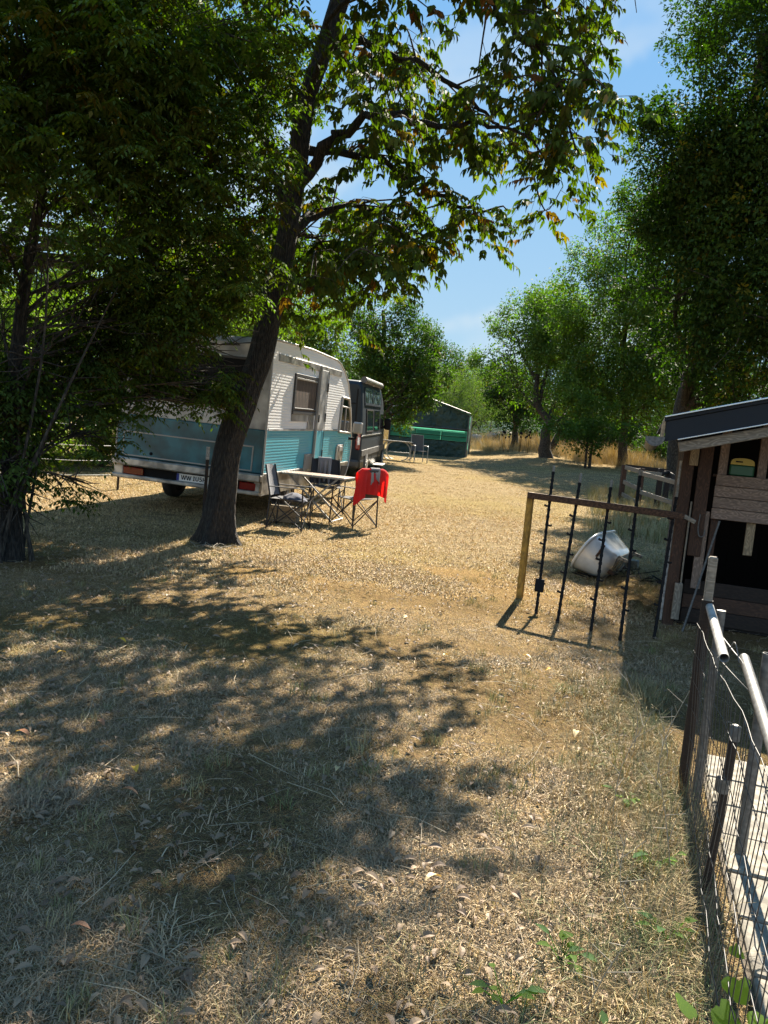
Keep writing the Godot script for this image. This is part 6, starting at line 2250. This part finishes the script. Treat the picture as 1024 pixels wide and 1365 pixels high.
func weeds() -> void:
	var tall := tuft(14, 0.07, 0.24, 0.0024, 0.2, 1.4, 0.07)
	var low := tuft(30, 0.04, 0.15, 0.0028, 0.4, 1.7, 0.08)
	var xs := [[], []]
	var cs := [PackedColorArray(), PackedColorArray()]
	for i in 900:
		var s := rr(0.8, 5.2)
		var u := -absf(rng.randfn(0.0, 0.30)) + 0.04
		if s > 3.9:
			u -= 0.1
		var k := 0 if rng.randf() < 0.3 and u > -0.35 else 1
		var sc := rr(0.5, 1.1)
		var p := along(u, s)
		xs[k].append(Transform3D(Basis(Vector3.UP, rr(0, TAU)).scaled(Vector3(sc, sc * rr(0.7, 1.1), sc)), on(p.x, p.z)))
		cs[k].append(Color(0.34, 0.25, 0.135).lerp(Color(0.10, 0.15, 0.04), rng.randf() if rng.randf() < 0.5 else rng.randf() * 0.3) * rr(0.75, 1.15))
	for k in 2:
		tag(scatter("dry_weeds", [tall, low][k], xs[k], cs[k], M.straw), "dry straw and weeds growing along the wire fence", "weeds", "dry weeds along the fence", "stuff")
	# thin dead stalks with side twigs
	for i in 7:
		var p := along([-0.22, -0.12, -0.30, -0.08, -0.18, -0.05, -0.35][i], [3.9, 3.5, 3.1, 2.75, 2.3, 3.75, 1.9][i])
		var at := on(p.x, p.z)
		var t := thing("dead_stalk", ["thin dead stalk tallest by the hut's shadow edge", "thin dead stalk right before the first fence post", "thin bent dead stalk over the bare soil near the fence", "thin dead stalk against the mesh by the short stake", "thin dead stalk among the greener weeds by the mesh", "thin dead stalk with a curled tip just left of the pale post top", "thin dead stalk nearest the camera by the fence"][i], "stalk", at, Basis.IDENTITY, "dead stalks along the fence")
		var b := MB.new()
		var h := rr(0.28, 0.52)
		var e := Vector3(rr(-0.14, 0.14), h, rr(-0.12, 0.12))
		var sp := smooth([Vector3(0, -0.02, 0), e * 0.5 + Vector3(rr(-0.05, 0.05), 0, 0), e], 5)
		b.tube(sp, grades(0.0022, 0.001, sp.size()), 5)
		for k in 6:
			var q := path_at(sp, 0.35 + k * 0.1)
			b.tube([q, q + Vector3(rr(-0.08, 0.08), rr(0.02, 0.08), rr(-0.08, 0.08))], [0.0012, 0.0008], 4)
		part("stem", b, M.rope, t)
	# green herbs with broad leaves
	var hb := [[-0.25, 3.3, "small green herb with broad leaves by the first fence post"], [-0.14, 2.8, "green herb with pale broad leaf half way along the mesh"], [-0.42, 2.1, "bluish green broad leaved herb in the dry straw"], [-0.12, 2.35, "green herb close against the mesh"], [-0.55, 1.85, "dark green herb left of the others at the bottom"], [-0.28, 1.75, "leafy green herb at the bottom by the mesh"]]
	var gm := mt(Color(0.038, 0.070, 0.018), 0.8, {"bl": Color(0.6, 0.8, 0.2)})
	var gm2 := mt(Color(0.03, 0.062, 0.026), 0.8, {"bl": Color(0.5, 0.7, 0.25)})
	for q in hb:
		var p: Vector3 = along(q[0], q[1])
		var t := thing("herb", q[2], "plant", on(p.x, p.z), Basis.IDENTITY, "green herbs along the fence")
		for k in 9:
			var b := MB.new()
			var a := rr(0, TAU)
			var d := Vector3(cos(a), rr(0.2, 0.9), sin(a)).normalized()
			var st := d * rr(0.02, 0.09) + Vector3(0, 0.02, 0)
			b.tube([Vector3.ZERO, st], 0.0015, 4)
			b.leaf(st, (d + Vector3(0, -0.35, 0)).normalized(), Vector3.UP, rr(0.03, 0.065), rr(0.02, 0.036), 0.2)
			part("leaf", b, gm if k % 3 else gm2, t)
	gm.metallic_specular = 0.2
	gm2.metallic_specular = 0.2
	# vine with large leaves behind the mesh at the bottom corner
	var v := thing("vine", "vine with large bright green lobed leaves at the bottom right corner", "plant", along(-0.02, 1.85))
	var vo := v.position
	var b := MB.new()
	b.tube(smooth([Vector3(0, 0, 0), along(0.0, 1.8, 0.12) - vo, along(0.02, 1.72, 0.2) - vo, along(0.0, 1.6, 0.24) - vo], 5), 0.004, 6)
	part("stem", b, M.wood_brown, v)
	for q in [[Vector3(0.96, 0.25, -1.75), 0.085, -0.5], [Vector3(0.91, 0.21, -1.70), 0.10, 0.4], [Vector3(0.86, 0.15, -1.80), 0.085, 1.2], [Vector3(0.96, 0.25, -1.64), 0.07, -1.3], [Vector3(0.98, 0.30, -1.82), 0.05, 0.2], [Vector3(0.88, 0.13, -1.66), 0.08, 2.0]]:
		b = MB.new()
		var n := 20
		var pts := PackedVector2Array()
		for i in n:
			var a := TAU * i / n
			var r: float = q[1] * 0.38 * (1.0 + 0.16 * cos(a * 3.0 + PI) - 0.35 * exp(-pow((absf(wrapf(a - PI * 0.5, -PI, PI))) * 3.0, 2.0)) + 0.05 * sin(a * 11.0))
			pts.append(Vector2(cos(a) * r, sin(a) * r))
		b.xf = Transform3D(Basis(Vector3.UP, q[2]) * Basis(Vector3.RIGHT, -1.1 + rr(-0.4, 0.4)), q[0] - vo)
		for i in n:
			var a := pts[i]
			var c := pts[(i + 1) % n]
			b.tri(Vector3(0, 0, -0.008), Vector3(a.x, a.y, a.length() * 0.25), Vector3(c.x, c.y, c.length() * 0.25), Vector3(0, 0, 1), Vector3(a.x, a.y, 0.12).normalized() * 0.4 + Vector3(0, 0, 0.8), Vector3(c.x, c.y, 0.12).normalized() * 0.4 + Vector3(0, 0, 0.8))
		part("leaf", b, gm, v)

# ---------------------------------------------------------------- small things left and far
func odds() -> void:
	var st := thing("stake", "dark stake with pale top standing behind the leaning tree trunk", "stake", on(-2.56, -10.9))
	var b := MB.new()
	b.tube([Vector3(0, -0.1, 0), Vector3(0, 0.92, 0)], 0.024, 8)
	part("shaft", b, M.wood_dark, st)
	b = MB.new()
	b.tube([Vector3(0, 0.92, 0), Vector3(0, 1.10, 0)], 0.026, 8)
	part("tip", b, M.pale_pipe, st)
	# left wire fence: posts and white tapes
	var f := thing("tape_fence", "low fence of pale wire strands left of the caravan", "fence", on(-5.0, -13.0))
	var o := f.position
	var ps := [on(-7.6, -11.6), on(-5.9, -12.6), on(-4.75, -13.6), on(-4.55, -15.5)]
	for p in ps:
		b = MB.new()
		b.tube([p - o + Vector3(0, -0.15, 0), p - o + Vector3(0, 1.2, 0)], 0.022, 7)
		part("post", b, M.wood_dark, f)
	for h in [1.13, 0.78, 0.52, 0.27]:
		b = MB.new()
		var ln := []
		for i in ps.size():
			ln.append(ps[i] - o + Vector3(0, h, 0.025))
			if i < ps.size() - 1:
				ln.append((ps[i] + ps[i + 1]) * 0.5 - o + Vector3(0, h - 0.02, 0.025))
		b.tube(ln, 0.005, 5)
		part("strand", b, M.wire_pale, f)
	# rope at the foot of the tree
	b = MB.new()
	for k in 4:
		var pts := []
		var cx := -2.12 + k * 0.13
		for i in 9:
			var a := i * 0.85 + k * 1.3
			pts.append(on(cx + cos(a) * (0.10 + 0.05 * sin(i * 1.7 + k)), -8.93 + 0.05 * k + sin(a) * 0.13, 0.02 + 0.05 * absf(sin(i * 1.3 + k))))
		b.tube(smooth(pts, 3), 0.003, 5)
	tag(part("rope", b, M.rope), "pale tangled rope lying at the foot of the leaning tree", "rope")
	# far net fence, stones, thistles
	var n := thing("net_fence", "far green net fence behind the dry meadow", "fence", on(11.0, -55.0))
	o = n.position
	for k in 7:
		b = MB.new()
		var p := on(5.0 + k * 2.0, -55.0) - o
		b.tube([p + Vector3(0, -0.2, 0), p + Vector3(0, 1.5, 0)], 0.05, 7)
		part("post", b, M.dark_trim, n)
		if k < 6:
			var q := on(7.0 + k * 2.0, -55.0) - o
			b = MB.new()
			for y in 14:
				b.tube([p + Vector3(0, 0.1 + y * 0.1, 0), q + Vector3(0, 0.1 + y * 0.1, 0)], 0.022, 4, false)
			for x in 20:
				var e := p.lerp(q, x / 20.0)
				b.tube([e + Vector3(0, 0.1, 0), e + Vector3(0, 1.4, 0)], 0.022, 4, false)
			part("net", b, M.net_green, n).set_meta("kind", "stuff")
	for q in [[6.6, -50.0, 0.35, "pale rounded stone left among the far meadow grass"], [7.5, -51.0, 0.45, "larger pale stone beside it, right under the far net fence"], [5.4, -49.0, 0.3, "smallest pale stone close behind the tent's right side"]]:
		b = MB.new()
		var rs := []
		for j in 8:
			var ring := PackedVector3Array()
			var a := PI * (j + 0.2) / 7.4
			for i in 14:
				var t := TAU * i / 14
				var d := Vector3(sin(a) * cos(t), cos(a), sin(a) * sin(t))
				ring.append(d * q[2] * (1.0 + 0.35 * nz.get_noise_3dv(d * 60.0 + Vector3(q[0] * 50, 0, 0))) * Vector3(1.5, 1.2, 1))
			rs.append(ring)
		b.rings(rs)
		var so := part("stone", b, M.stone)
		so.position = on(q[0], q[1], 0.3)
		tag(so, q[3], "stone", "stones in the far meadow")
	var tx := []
	var tc := PackedColorArray()
	b = MB.new()
	b.tube([Vector3.ZERO, Vector3(0.02, 0.9, 0)], 0.008, 5)
	b.lathe(Vector3(0.02, 0.88, 0), Vector3.UP, [[0.02, 0.0], [0.06, 0.04], [0.065, 0.08], [0.02, 0.12]], 9)
	for i in 16:
		var s := rr(0.8, 1.15)
		tx.append(Transform3D(Basis(Vector3.UP, rr(0, TAU)).scaled(Vector3(s, s, s)), on(6.3 + rr(-0.9, 1.0), -40.2 + rr(-0.5, 0.5))))
		tc.append(Color.WHITE)
	tag(scatter("thistles", b.mesh(), tx, tc, M.black), "dark thistle heads standing in the long grass before the thick trunk", "thistles", "", "stuff")

func _ready() -> void:
	rng.seed = 20240
	nz.seed = 7
	nz.noise_type = FastNoiseLite.TYPE_SIMPLEX_SMOOTH
	nz.fractal_octaves = 3
	nz.frequency = 0.02
	nf.seed = 19
	nf.noise_type = FastNoiseLite.TYPE_SIMPLEX_SMOOTH
	nf.fractal_octaves = 2
	nf.frequency = 0.02
	world()
	materials()
	ground()
	path()
	hut()
	trees()
	caravan()
	van()
	tent()
	camp()
	gate()
	bathtub()
	pen()
	wire_fence()
	odds()
	grass()
	litter()
	weeds()
